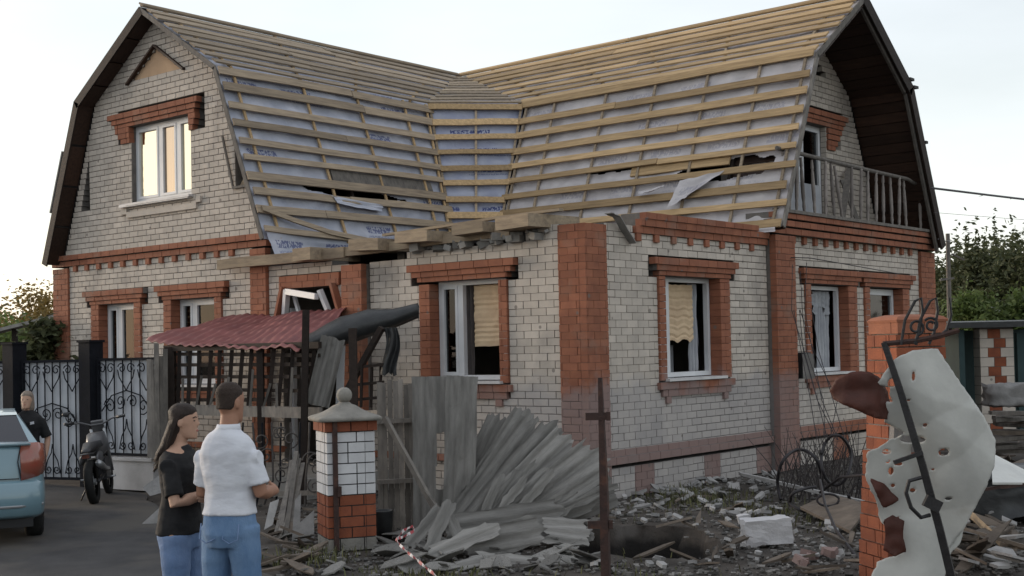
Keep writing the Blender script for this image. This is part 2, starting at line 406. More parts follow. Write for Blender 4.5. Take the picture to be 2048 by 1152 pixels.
# ---- front B, right wing
field(red, 'B', 4.76, 5.40, 0.0, 3.73, d=.17)
field(white, 'B', 5.40, 10.72, .55, 3.73, holes=[(WIN['b2'][5], WIN['b2'][6], 1.28, 3.22), (WIN['b3'][5], WIN['b3'][6], 1.28, 3.22), lint(WIN['b2'], .15), lint(WIN['b3'], .15)])
field(white, 'B', 5.40, 10.72, 0.0, .45, holes=[(6.9, 7.5, 0, .45), (9.0, 9.6, 0, .45)])
for a, b in ((6.9, 7.5), (9.0, 9.6)): field(red, 'B', a, b, 0.0, .45)
field(red, 'B', 10.72, 11.40, 0.0, 3.73, d=.06)
field(red, 'B', 4.75, 11.42, 3.73, 3.85, d=.12)
field(red, 'B', 4.74, 11.44, 3.85, 3.97, d=.15)
field(red, 'B', 4.74, 11.44, 3.97, 4.06, d=.18)
u = 5.55
while u < 10.6:
    red.append(('B', u, u + .12, 3.60, 3.73, .05, .11)); u += .39
# plinth string courses
for f, a, b in (('A', -12.65, -.06), ('B', -.055, 4.76), ('B', 5.40, 11.42)):
    hs = [(-5.98, -4.72, 0, 1)] if f == 'A' else []
    field(red, f, a, b, .45, .55, d=.055, holes=hs)
field(red, 'B', .45, 4.76, .55, .64, d=.02, backing=False); field(red, 'B', 5.4, 10.72, .55, .64, d=.02, backing=False)
# recessed gable wall on the balcony of the right wing
REC = -0.85
def wing_clip_B(z):
    m = .22
    h = EH_R + (KH_R - EH_R) * (z - EZ) / (KZ - EZ) if z < KZ else KH_R * (AZ - z) / (AZ - KZ)
    return (ROOF_CY - h + m, ROOF_CY + h - m)
bdoor = (7.10, 8.68, 4.10, 5.97)
field(white, 'B', 4, 12, 4.1, 8.0, d=REC, clip=wing_clip_B, holes=[bdoor, (6.4, 9.42, 5.97, 6.25), (8.9, 9.3, 5.55, 5.97), (6.5, 6.9, 5.55, 5.97)], tris=[(7.0, 8.9, 6.85, 7.95, 7.5)])

# lintels, jambs and aprons of the ground-floor windows
def surround(key, e=.18, low=.14):
    f, a, b, z0, z1, oa, ob = WIN[key]
    field(red, f, oa - e, ob + e, 3.12, 3.22, d=.10, backing=True)
    field(red, f, oa - e + .07, ob + e - .07, 3.04, 3.12, d=.075, backing=True)
    field(red, f, oa - .02, ob + .02, 2.97, 3.04, d=.05, backing=True)
    field(red, f, oa, a - .01, z0 - .04, 2.97, d=.035, bl=.4, dep=.30, backing=False); field(red, f, b + .01, ob, z0 - .04, 2.97, d=.035, bl=.4, dep=.30, backing=False)
    field(red, f, oa - .06, ob + .06, z0 - .16, z0 - .06, d=.06); field(red, f, oa + .03, ob - .03, z0 - .26, z0 - .16, d=.04)
    for q in (oa + .12, ob - .24): red.append((f, q, q + .12, z0 - .36, z0 - .26, .04, .11))
for k in WIN: surround(k)
# upper window: wide red lintel stepping down at both ends
for (a, b, z0, z1, d) in ((-10.66, -7.98, 6.28, 6.40, .10), (-10.56, -8.06, 6.19, 6.28, .075), (-10.50, -8.12, 6.12, 6.19, .05),
                          (-10.48, -10.05, 6.02, 6.12, .05), (-8.30, -8.10, 6.02, 6.12, .05), (-10.40, -10.05, 5.92, 6.02, .045), (-8.30, -8.14, 5.92, 6.02, .045), (-10.33, -10.05, 5.83, 5.92, .04), (-8.30, -8.18, 5.83, 5.92, .04)):
    field(red, 'A', a, b, z0, z1, d=d)
for (a, b, z0, z1, d) in ((6.40, 9.46, 6.13, 6.25, .10), (6.50, 9.38, 6.05, 6.13, .07), (6.55, 9.33, 5.97, 6.05, .05), (8.70, 9.27, 5.86, 5.97, .05), (8.70, 9.19, 5.75, 5.86, .045), (8.70, 9.10, 5.64, 5.75, .04), (8.70, 9.0, 5.55, 5.64, .04)):
    field(red, 'B', a, b, z0, z1, d=REC + d)

# ---- the backing wall: one part, bricks are its pieces
mb = MB()
for (f, p, q, a, b, d) in back_boxes:
    o = d - .013
    pts = [P3(f, p, o, a), P3(f, q, o - .33 - max(d, 0) if d > REC + .3 else o - .25, b)]
    mb.bb(pts[0][0], pts[1][0], pts[0][1], pts[1][1], a, b)
wall = mb.build('wall', 'mortar', house)

def brick_geo(mb, f, u0, u1, z0, z1, d, tint, j=.0055, ch=.004, depth=.11):
    u0 += j; u1 -= j; z0 += j; z1 -= j
    q = []
    for (e, dd) in ((0, d - depth), (0, d - ch), (ch, d)):
        q += [P3(f, u0 + e, dd, z0 + e), P3(f, u1 - e, dd, z0 + e), P3(f, u1 - e, dd, z1 - e), P3(f, u0 + e, dd, z1 - e)]
    fs = [(8, 9, 10, 11)]
    for k in range(4):
        fs.append((k, (k + 1) % 4, 4 + (k + 1) % 4, 4 + k)); fs.append((4 + k, 4 + (k + 1) % 4, 8 + (k + 1) % 4, 8 + k))
    mb.add(q, fs, tint)
camv = CAM_LOC
def score(b):
    f, u0, u1, z0, z1, d, dep = b
    c = Vector(P3(f, (u0 + u1) / 2, d, (z0 + z1) / 2)); v = camv - c; n = Vector((0, -1, 0)) if f == 'A' else Vector((1, 0, 0))
    s = (u1 - u0) * (z1 - z0) * max(v.normalized().dot(n), 0) / v.length_squared
    if f == 'A' and z1 < 1.45 and u1 > -4: s *= .1
    if f == 'A' and u1 < -4.0 and z1 < 2.5: s *= .1
    if f == 'B' and u0 > 7.5 and z1 < 2.2: s *= .1
    return s
def lay(bricks, name, mat, stuffname, limit=298, jt=.0055):
    bricks = sorted(bricks, key=score, reverse=True)
    proto = {}
    for i, b in enumerate(bricks[:limit]):
        f, u0, u1, z0, z1, d, dep = b
        key = (f, rng.randrange(5), dep)
        dj = d + U(-.003, .003)
        c = P3(f, (u0 + u1) / 2, dj, (z0 + z1) / 2); sc = P3(f, u1 - u0, 1, z1 - z0); sc = tuple(abs(s) for s in sc)
        if key not in proto:
            m = MB(); brick_geo(m, f, -.5, .5, -.5, .5, 0.0, (.1, .35, .5, .65, .9)[key[1]], j=jt * 4.6, ch=.006, depth=dep)
            o = m.build(name, mat); o.parent = wall; proto[key] = o; o.location = c; o.scale = sc
        else: child_copy(proto[key], wall, c, sc)
    m = MB()
    for b in bricks[limit:]:
        f, u0, u1, z0, z1, d, dep = b
        brick_geo(m, f, u0, u1, z0, z1, d + U(-.003, .003), min(1, max(0, rng.gauss(.5, .24))), j=jt, depth=dep)
    o = m.build(stuffname, mat, None, kind='stuff'); o.parent = wall
lay(white, 'white_brick', 'white_brick', 'white_brickwork')
lay(red, 'red_brick', 'red_brick', 'red_brickwork', jt=.0028)

# ---- rear walls, floors and partitions (closed, dark rooms)
mb = MB()
mb.bb(-12.60, -12.30, .3, 11.4, 0, 3.70); mb.bb(-12.3, -.3, 11.1, 11.4, 0, 3.70)
mb.bb(-6.45, -6.25, .36, 11.0, 0, 3.68); mb.bb(-6.2, -.4, 4.95, 5.1, 0, 3.68); mb.bb(-3.75, -3.6, .36, 4.9, 0, 3.68)
mb.bb(-12.3, -6.45, 4.0, 4.15, 0, 3.68)
mb.build('inner_wall', 'room_wall', house)
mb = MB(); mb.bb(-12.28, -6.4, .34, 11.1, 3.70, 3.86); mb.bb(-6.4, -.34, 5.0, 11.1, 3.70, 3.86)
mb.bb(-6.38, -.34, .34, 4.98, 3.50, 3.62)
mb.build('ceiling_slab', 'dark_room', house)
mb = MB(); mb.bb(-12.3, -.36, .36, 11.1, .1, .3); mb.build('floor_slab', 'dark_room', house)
# ------------------------------------------------------------------ roof of the house
roof_mb = MB()
E0L = Vector((ROOF_CX + EH_L, 0, EZ)); K0L = Vector((ROOF_CX + KH_L, 0, KZ)); A0L = Vector((ROOF_CX, 0, AZ))
E0R = Vector((0, ROOF_CY - EH_R, EZ)); K0R = Vector((0, ROOF_CY - KH_R, KZ)); A0R = Vector((0, ROOF_CY, AZ))
CX_K, CX_E = 1.32, .55                        # width of the diagonal facet at knee and eave
PJ = Vector((ROOF_CX, ROOF_CY, AZ))
L1 = Vector((K0L.x, K0R.y - CX_K, KZ)); R1 = Vector((K0L.x + CX_K, K0R.y, KZ))
L2 = Vector((E0L.x, E0R.y - CX_E, EZ)); R2 = Vector((E0L.x + CX_E, E0R.y, EZ))
# every visible slope as a frame: P(s, t) with s along the laths and t from the top (0) to the bottom (1)
def lerp(a, b, t): return a + (b - a) * t
SL = {
 'LU': (lambda s, t: lerp(lerp(Vector((A0L.x, FA, AZ)), Vector((K0L.x, FA, KZ)), t), lerp(PJ, L1, t), s)),
 'LL': (lambda s, t: lerp(lerp(Vector((K0L.x, FA, KZ)), Vector((E0L.x, FA, EZ)), t), lerp(L1, L2, t), s)),
 'RU': (lambda s, t: lerp(lerp(PJ, R1, t), lerp(Vector((FB, A0R.y, AZ)), Vector((FB, K0R.y, KZ)), t), s)),
 'RL': (lambda s, t: lerp(lerp(R1, R2, t), lerp(Vector((FB, K0R.y, KZ)), Vector((FB, E0R.y, EZ)), t), s)),
 'CU': (lambda s, t: lerp(lerp(PJ, L1, t), lerp(PJ, R1, t), s)),
 'CL': (lambda s, t: lerp(lerp(L1, L2, t), lerp(R1, R2, t), s))}
def nrm(k):
    f = SL[k]; a = f(.02, .5); b = f(.98, .5); c = f(.5, .05); d = f(.5, .95)
    n = (b - a).cross(d - c)
    if n.z < 0: n = -n
    return n.normalized()
NRM = {k: nrm(k) for k in SL}

# membrane material: pale film with blue print in rows
def membrane_mat(name, c1, c2, ink, rowh, seed):
    m = bpy.data.materials.new(name); m.use_nodes = True; n = m.node_tree.nodes; l = m.node_tree.links; b = n['Principled BSDF']
    b.inputs['Roughness'].default_value = .45; b.inputs['Specular IOR Level'].default_value = .35
    uv = n.new('ShaderNodeUVMap'); uv.uv_map = 'uv'
    sp = n.new('ShaderNodeSeparateXYZ'); l.new(uv.outputs[0], sp.inputs[0])
    def math_(op, a, b_=None, c=None):
        q = n.new('ShaderNodeMath'); q.operation = op
        for i, x in enumerate((a, b_, c)):
            if x is None: continue
            if isinstance(x, (int, float)): q.inputs[i].default_value = x
            else: l.new(x, q.inputs[i])
        return q.outputs[0]
    U_, V_ = sp.outputs[0], sp.outputs[1]
    row = math_('FLOOR', math_('DIVIDE', V_, rowh)); fv = math_('FRACT', math_('DIVIDE', V_, rowh))
    sh = math_('MULTIPLY', row, .437 + seed)
    us = math_('ADD', U_, sh)
    fw = math_('FRACT', math_('DIVIDE', us, 1.12)); wn = math_('FLOOR', math_('DIVIDE', us, 1.12))
    inrow = math_('MULTIPLY', math_('GREATER_THAN', fv, .30), math_('LESS_THAN', fv, .52))
    inrow2 = math_('MULTIPLY', math_('GREATER_THAN', fv, .60), math_('LESS_THAN', fv, .68))
    inw = math_('MULTIPLY', math_('GREATER_THAN', fw, .12), math_('LESS_THAN', fw, .66))
    inw2 = math_('MULTIPLY', math_('GREATER_THAN', fw, .12), math_('LESS_THAN', fw, .88))
    def strokes(dens, vs):
        cb = n.new('ShaderNodeCombineXYZ'); l.new(math_('MULTIPLY', us, dens), cb.inputs[0]); l.new(math_('MULTIPLY', V_, vs), cb.inputs[1])
        t = n.new('ShaderNodeTexNoise'); t.inputs['Scale'].default_value = 1.0; t.inputs['Detail'].default_value = 1.0; l.new(cb.outputs[0], t.inputs['Vector'])
        return math_('GREATER_THAN', t.outputs[0], .47)
    pr = math_('MULTIPLY', math_('MULTIPLY', inrow, inw), strokes(30, 16))
    pr2 = math_('MULTIPLY', math_('MULTIPLY', inrow2, inw2), strokes(45, 30))
    cb = n.new('ShaderNodeCombineXYZ'); l.new(wn, cb.inputs[0]); l.new(row, cb.inputs[1]); cb.inputs[2].default_value = seed * 10
    wnz = n.new('ShaderNodeTexWhiteNoise'); l.new(cb.outputs[0], wnz.inputs['Vector'])
    keep = math_('GREATER_THAN', wnz.outputs['Value'], .5)
    tot = math_('MULTIPLY', math_('MULTIPLY', math_('MAXIMUM', pr, math_('MULTIPLY', pr2, .6)), keep), ink)
    g = n.new('ShaderNodeNewGeometry'); t = n.new('ShaderNodeTexNoise'); t.inputs['Scale'].default_value = 2.5; t.inputs['Detail'].default_value = 5; l.new(g.outputs['Position'], t.inputs['Vector'])
    mr = n.new('ShaderNodeMapRange'); mr.inputs[1].default_value = .35; mr.inputs[2].default_value = .65; l.new(t.outputs[0], mr.inputs[0])
    mx = n.new('ShaderNodeMix'); mx.data_type = 'RGBA'; mx.inputs[6].default_value = (*c1, 1); mx.inputs[7].default_value = (*c2, 1); l.new(mr.outputs[0], mx.inputs[0])
    m2 = n.new('ShaderNodeMix'); m2.data_type = 'RGBA'; l.new(tot, m2.inputs[0]); l.new(mx.outputs[2], m2.inputs[6]); m2.inputs[7].default_value = (.045, .06, .17, 1)
    l.new(m2.outputs[2], b.inputs['Base Color'])
    t4 = n.new('ShaderNodeTexNoise'); t4.inputs['Scale'].default_value = 9; t4.inputs['Detail'].default_value = 5; l.new(g.outputs['Position'], t4.inputs['Vector'])
    bp = n.new('ShaderNodeBump'); bp.inputs['Strength'].default_value = .5; bp.inputs['Distance'].default_value = .03; l.new(t4.outputs[0], bp.inputs['Height']); l.new(bp.outputs[0], b.inputs['Normal'])
    M[name] = m
membrane_mat('film_blue', (.41, .42, .48), (.31, .33, .40), .8, .64, .1)
membrane_mat('film_pale', (.52, .49, .495), (.41, .385, .395), .28, .64, .3)
membrane_mat('film_dark_print', (.35, .37, .45), (.26, .28, .38), .95, .42, .55)

def film(name, key, mat, ns, ntt, holes=(), parent=None, lift=0.0, amp=.034, tmax=1.0, seed=0):
    f = SL[key]; N = NRM[key]; L = (f(1, .5) - f(0, .5)).length; H = (f(.5, 1) - f(.5, 0)).length
    vs = []; uvs = []; fs = []
    for j in range(ntt + 1):
        for i in range(ns + 1):
            s = i / ns; t = tmax * j / ntt
            p = f(s, t); w = amp * (nz(s * L * 1.7 + seed, t * H * 3.4) + .5 * nz(s * L * 4.1, t * H * 7 + seed))
            w += .012 * math.cos(t * H / .33 * 2 * math.pi)
            vs.append(p + N * (w + lift - .03)); uvs.append((s * L, t * H))
    for j in range(ntt):
        for i in range(ns):
            s = (i + .5) / ns; t = tmax * (j + .5) / ntt
            if any(h(s * L, t * H) for h in holes): continue
            q = j * (ns + 1) + i
            fs.append((q, q + 1, q + ns + 2, q + ns + 1))
    me = bpy.data.meshes.new(name); me.from_pydata(vs, [], fs)
    ul = me.uv_layers.new(name='uv')
    for lp in me.loops: ul.data[lp.index].uv = uvs[lp.vertex_index]
    me.polygons.foreach_set('use_smooth', [True] * len(me.polygons)); me.materials.append(M[mat])
    o = bpy.data.objects.new(name, me); COL.objects.link(o); o.parent = parent
    return o
def blob(cs, ct, rs, rt, sk=0.0, sd=0):
    return lambda s, t: ((s - cs) / rs) ** 2 + ((t - ct - sk * (s - cs)) / rt) ** 2 < 1 + .55 * nz(s * 4 + sd, t * 6)

# dark under-boarding of the hidden slopes = the roof part itself
def slab(mb, a, b, c, d, th, tint=.5):
    a, b, c, d = map(Vector, (a, b, c, d)); n = (b - a).cross(d - a).normalized()
    if n.z < 0: n = -n
    mb.add([a, b, c, d, a - n * th, b - n * th, c - n * th, d - n * th], [(0, 1, 2, 3), (4, 5, 6, 7), (0, 1, 5, 4), (1, 2, 6, 5), (2, 3, 7, 6), (3, 0, 4, 7)], tint)
lx = ROOF_CX
slab(roof_mb, (lx, FA, AZ), (lx - KH_L, FA, KZ), (lx - KH_L, 11.5, KZ), (lx, 11.5, AZ), .10)
slab(roof_mb, (lx - KH_L, FA, KZ), (lx - EH_L, FA, EZ), (lx - EH_L, 11.5, EZ), (lx - KH_L, 11.5, KZ), .10)
ry = ROOF_CY
slab(roof_mb, (FB, ry, AZ), (FB, ry + KH_R, KZ), (-12.4, ry + KH_R, KZ), (-12.4, ry, AZ), .10)
slab(roof_mb, (FB, ry + KH_R, KZ), (FB, ry + EH_R, EZ), (-12.4, ry + EH_R, EZ), (-12.4, ry + KH_R, KZ), .10)
# closing wall high at the back
roof_mb.bb(-12.4, -9.3, 11.3, 11.45, 3.8, 6.6)
mk('roof_back', (.06, .055, .055), (.035, .033, .033), 4, .8, .2)
roof = roof_mb.build('roof', 'roof_back', house)

holesLL = [blob(2.35, 2.13, 1.15, .095, .03, 1)]
holesRL = [blob(4.72, 2.02, .98, .20, -.05, 3), blob(2.35, 1.75, .55, .05, 0, 5)]
film('membrane', 'LU', 'film_blue', 70, 34, parent=roof, seed=1)
film('membrane', 'LL', 'film_blue', 240, 170, holesLL, roof, seed=2)
film('membrane', 'RU', 'film_pale', 70, 34, parent=roof, seed=3)
film('membrane', 'RL', 'film_pale', 280, 170, holesRL, roof, seed=4)
film('membrane', 'CU', 'film_dark_print', 20, 16, parent=roof, seed=5, lift=.008)
film('membrane', 'CL', 'film_dark_print', 36, 80, parent=roof, seed=6, lift=.012)

def bent_board(mb, a, b, w, th, n, up, sag=0.0, jit=.008, seed=0.0, tint=.5):
    """a board from a to b lying on the slope: w along `up` (down the slope), th along n"""
    a = Vector(a); b = Vector(b); rings = []; k = 7
    for i in range(k):
        t = i / (k - 1); c = lerp(a, b, t) + n * (jit * nz(t * 3.1 + seed, seed) - sag * 4 * t * (1 - t)) + up * jit * 1.6 * nz(t * 2.3 + seed, 5 + seed)
        rings.append([c + up * w / 2 + n * th / 2, c - up * w / 2 + n * th / 2, c - up * w / 2 - n * th / 2, c + up * w / 2 - n * th / 2])
    mb.loft(rings, tint)

def laths(key, mat, count, w=.105, th=.030, ext=(0, 0), split=.5, first=.02, last=.985, skip=(), widths=None, lift=.052):
    f = SL[key]; N = NRM[key]
    for i in range(count):
        if i in skip: continue
        t = first + (last - first) * i / (count - 1)
        t += U(-.012, .012)
        a = f(0, t); b = f(1, t); d = (b - a).normalized()
        up = N.cross(d).normalized()
        a = a - d * (ext[0] + U(-.03, .03)); b = b + d * (ext[1] + U(-.05, .05))
        ww = (widths or {}).get(i, w * U(.72, 1.15))
        segs = [(0, 1)]
        if rng.random() < split and (b - a).length > 2.5:
            c = U(.3, .7); segs = [(0, c - .002), (c, 1)]
        for (p, q) in segs:
            m = MB(); bent_board(m, lerp(a, b, p) + N * (lift + U(-.003, .004)), lerp(a, b, q) + N * (lift + U(-.003, .004)) + up * U(-.03, .03), ww, th, N, up, seed=U(0, 90), tint=U(.15, .85))
            o = m.build('lath', mat); o.parent = roof
laths('LU', 'lath_y', 9, w=.17, first=.0, last=.95, ext=(.02, .02))
laths('LL', 'lath_y', 10, w=.135, first=.03, last=.955, ext=(.02, .05), widths={6: .15}, skip=(9,))
laths('RU', 'lath_x', 9, w=.165, first=.0, last=.95, ext=(.02, .02))
laths('RL', 'lath_x', 10, w=.125, first=.02, last=.985, ext=(.05, .02))
laths('CU', 'lath_y', 10, w=.19, first=.14, last=.97, split=0, lift=.06)
laths('CL', 'lath_x', 10, w=.12, first=.03, last=.985, split=0, lift=.064)

def battens(key, mat, ss, w=.045, th=.03, lift=.018):
    f = SL[key]; N = NRM[key]
    for s0, s1 in ss:
        m = MB(); a = f(s0, .0) + N * lift; b = f(s1, 1.0) + N * lift; d = (b - a).normalized()
        bent_board(m, a, b, w, th, N, N.cross(d).normalized(), seed=U(0, 50), tint=U(.2, .7), jit=.004)
        o = m.build('batten', mat); o.parent = roof
battens('LL', 'lath_x', [(.06, .07), (.36, .40), (.615, .675), (.86, .92), (.985, .985)])
battens('RL', 'lath_y', [(.015, .015), (.13, .12), (.325, .31), (.50, .49), (.675, .67), (.84, .84), (.975, .975)])
battens('CL', 'lath_y', [(.02, .02), (.5, .5), (.98, .98)])
battens('LU', 'lath_x', [(.06, .06), (.36, .36), (.62, .62), (.9, .9)])
battens('RU', 'lath_y', [(.1, .1), (.33, .33), (.52, .52), (.72, .72), (.95, .95)])
# bare boards seen where the film is torn
m = MB(); N = NRM['RL']; f = SL['RL']
bent_board(m, f(.47, .575) + N * .0, f(.80, .575) + N * .0, .24, .03, N, Vector((0, .42, .9)), seed=4); o = m.build('bare_board', 'lath_x'); o.parent = roof
m = MB(); N = NRM['LL']; f = SL['LL']
bent_board(m, f(.40, .585) + N * .0, f(.93, .585), .22, .03, N, Vector((-.38, 0, .92)), seed=8); o = m.build('bare_board', 'grey_timber'); o.parent = roof
# sprung eave lath of the left wing, hanging down towards the beams
N = NRM['LL']; f = SL['LL']
m = MB(); pts = [f(.01, .845), f(.14, .90), f(.30, .955), f(.52, 1.0) + N * .03]
for i in range(3): bent_board(m, pts[i] + N * .09, pts[i + 1] + N * .09, .09, .028, N, Vector((-.38, 0, .92)), seed=i, jit=.002)
o = m.build('sprung_lath', 'lath_y'); o.parent = roof
m = MB(); bent_board(m, f(.0, .955) + N * .07, f(.55, .99) + N * .05, .10, .03, N, Vector((-.38, 0, .92)), seed=3); o = m.build('lath', 'lath_y'); o.parent = roof
m = MB(); bent_board(m, f(.5, .985) + N * .06, f(1.05, .97) + N * .06, .10, .03, N, Vector((-.38, 0, .92)), seed=5); o = m.build('lath', 'lath_y'); o.parent = roof

# torn film flaps
def flap(name, mat, quad, bulge, ns=16, nt_=12, seed=0):
    a, b, c, d = map(Vector, quad); vs = []; fs = []; uvs = []
    n = (b - a).cross(d - a).normalized()
    for j in range(nt_ + 1):
        for i in range(ns + 1):
            s = i / ns; t = j / nt_
            e = .06 * nz(s * 5 + seed, 3) if j == nt_ else 0
            p = lerp(lerp(a, b, s), lerp(d, c, s), t + e) + n * (bulge * math.sin(math.pi * s * .9) * math.sin(math.pi * t * .8) + .03 * nz(s * 4 + seed, t * 4))
            vs.append(p); uvs.append((s * (b - a).length, t * (d - a).length))
    for j in range(nt_):
        for i in range(ns):
            q = j * (ns + 1) + i; fs.append((q, q + 1, q + ns + 2, q + ns + 1))
    me = bpy.data.meshes.new(name); me.from_pydata(vs, [], fs); ul = me.uv_layers.new(name='uv')
    for lp in me.loops: ul.data[lp.index].uv = uvs[lp.vertex_index]
    me.polygons.foreach_set('use_smooth', [True] * len(me.polygons)); me.materials.append(M[mat])
    o = bpy.data.objects.new(name, me); COL.objects.link(o); o.parent = roof
    return o
f = SL['RL']; N = NRM['RL']
flap('torn_flap', 'film_pale', (f(.66, .70) + N * .12, f(.80, .665) + N * .1, f(.70, .80) + N * .16, f(.645, .87) + N * .2), .05, seed=2)
flap('torn_flap', 'film_pale', (f(.52, .735) + N * .10, f(.615, .715) + N * .12, f(.60, .745) + N * .2, f(.53, .76) + N * .16), .03, seed=5)
f = SL['LL']; N = NRM['LL']
flap('torn_flap', 'film_blue', (f(.36, .725) + N * .07, f(.62, .755) + N * .07, f(.60, .80) + N * .1, f(.38, .775) + N * .1), .03, seed=7)
# film hanging over the eave at the left gable corner
flap('eave_film', 'film_blue', (f(.005, .95) + N * .045, f(.55, .985) + N * .05, f(.55, .985) + V(.12, 0, -.16), f(.02, .95) + V(.20, 0, -.42)), .08, ns=30, seed=9)
f = SL['RL']; N = NRM['RL']
flap('eave_film', 'film_pale', (f(.02, .975) + N * .04, f(.99, .985) + N * .04, f(.99, .985) + V(0, -.14, -.14), f(.02, .975) + V(0, -.10, -.08)), .03, ns=50, seed=11)

# rafters below the film (seen in the holes) and ridge boards
m = MB()
for s in (.2, .5, .8):
    a, b = SL['LL'](s, 0) - NRM['LL'] * .13, SL['LL'](s, 1) - NRM['LL'] * .13; m.beam(a, b, .06, .14, NRM['LL'])
    a, b = SL['RL'](s, 0) - NRM['RL'] * .13, SL['RL'](s, 1) - NRM['RL'] * .13; m.beam(a, b, .06, .14, NRM['RL'])
o = m.build('rafters', 'dark_timber'); o.parent = roof; o['kind'] = 'stuff'
for a, b, mt in (((ROOF_CX + .05, FA, AZ + .02), (ROOF_CX + .05, ROOF_CY, AZ + .02), 'lath_y'), ((-9.2, ROOF_CY - .05, AZ + .02), (FB, ROOF_CY - .05, AZ + .02), 'lath_x')):
    m = MB(); m.beam(a, b, .11, .03, tint=.3); o = m.build('ridge_board', mt); o.parent = roof

# left gable: dark verge boards and boarded soffit
verge = MB()
gl = [(ROOF_CX - EH_L - .02, EZ - .02), (ROOF_CX - KH_L, KZ), (ROOF_CX, AZ), (ROOF_CX + KH_L, KZ), (ROOF_CX + EH_L, EZ)]
def verge_board(pts, plane, face, th, hgt, mat, name='verge_board'):
    for i in range(len(pts) - 1):
        (u0, z0), (u1, z1) = pts[i], pts[i + 1]
        a = Vector(P3(face, u0, plane, z0)); b = Vector(P3(face, u1, plane, z1))
        n = Vector(P3(face, 0, 1, 0)); d = (b - a).normalized(); dn = n.cross(d)
        if dn.z > 0: dn = -dn
        m = MB(); m.add([a, b, b + dn * hgt, a + dn * hgt, a + n * th, b + n * th, b + dn * hgt + n * th, a + dn * hgt + n * th],
              [(0, 1, 2, 3), (4, 5, 6, 7), (0, 1, 5, 4), (1, 2, 6, 5), (2, 3, 7, 6), (3, 0, 4, 7)])
        o = m.build(name, mat); o.parent = roof
verge_board(gl[:3], -FA, 'A', .03, .17, 'dark_timber'); verge_board(gl[2:], -FA, 'A', .025, .08, 'grey_timber')
def soffit(p0, p1, plane0, plane1, face, npl, inset, mat='soffit'):
    (u0, z0), (u1, z1) = p0, p1
    a0 = Vector(P3(face, u0, plane0, z0)); b0 = Vector(P3(face, u1, plane0, z1)); run = Vector(P3(face, 0, plane1 - plane0, 0))
    d = (b0 - a0); L = d.length; d.normalize(); n = d.cross(run).normalized()
    ctr = Vector(P3(face, ROOF_CX if face == 'A' else ROOF_CY, plane0, 5.5))
    if n.dot(ctr - a0) < 0: n = -n
    for i in range(npl):
        p = a0 + d * (L * (i + .03) / npl) + n * inset; q = a0 + d * (L * (i + .97) / npl) + n * inset
        e = n * (.022 + U(0, .006))
        m = MB(); m.add([p, q, q + run, p + run, p + e, q + e, q + run + e, p + run + e],
              [(0, 1, 2, 3), (4, 5, 6, 7), (0, 1, 5, 4), (1, 2, 6, 5), (2, 3, 7, 6), (3, 0, 4, 7)], U(.1, .9))
        o = m.build('soffit_plank', mat); o.parent = roof
soffit(gl[0], gl[1], -FA, .0, 'A', 4, .12); soffit(gl[1], gl[2], -FA, .0, 'A', 4, .12)
# right gable: deep boarded loggia
gr = [(ROOF_CY - EH_R, EZ), (ROOF_CY - KH_R, KZ), (ROOF_CY, AZ), (ROOF_CY + KH_R, KZ), (ROOF_CY + EH_R, EZ)]
verge_board(gr[:3], FB, 'B', .03, .09, 'grey_timber'); verge_board(gr[2:], FB, 'B', .035, .22, 'dark_timber')
soffit(gr[0], gr[1], FB, REC, 'B', 10, .12); soffit(gr[1], gr[2], FB, REC, 'B', 9, .12)
soffit(gr[2], gr[3], FB, REC, 'B', 9, .12); soffit(gr[3], gr[4], FB, REC, 'B', 16, .12)
m = MB()
for (p, q) in ((gr[2], gr[3]), (gr[3], gr[4])):
    m.beam(P3('B', p[0] - .17, FB - .06, p[1] - .14), P3('B', q[0] - .22, FB - .06, q[1] - .12), .08, .05, (1, 0, 0))
o = m.build('verge_rafter', 'grey_timber'); o.parent = roof
# ragged felt left on the far edge
for i in (2, 3, 4):
    t = i / 8; p = lerp(V(FB, ry + KH_R, KZ), V(FB, ry + EH_R, EZ), t * .7) if i > 3 else lerp(V(FB, ry, AZ), V(FB, ry + KH_R, KZ), .75 + .09 * i)
    m = MB(); m.box(p + V(-.25, .05, .03), (.6, U(.1, .2), .05), Matrix.Rotation(U(-.3, .3), 3, 'X')); o = m.build('felt_scrap', 'roof_back'); o.parent = roof
# old sheet left hanging on the far left slope
for i in range(3):
    m = MB(); m.box((lx - (KH_L + EH_L) / 2 - .12 + .02 * i, .1 + i * .5, 5.3 - .5 * i), (.03, .8, 1.2), Matrix.Rotation(.38, 3, 'Y')); o = m.build('roofing_sheet', 'concrete'); o.parent = roof
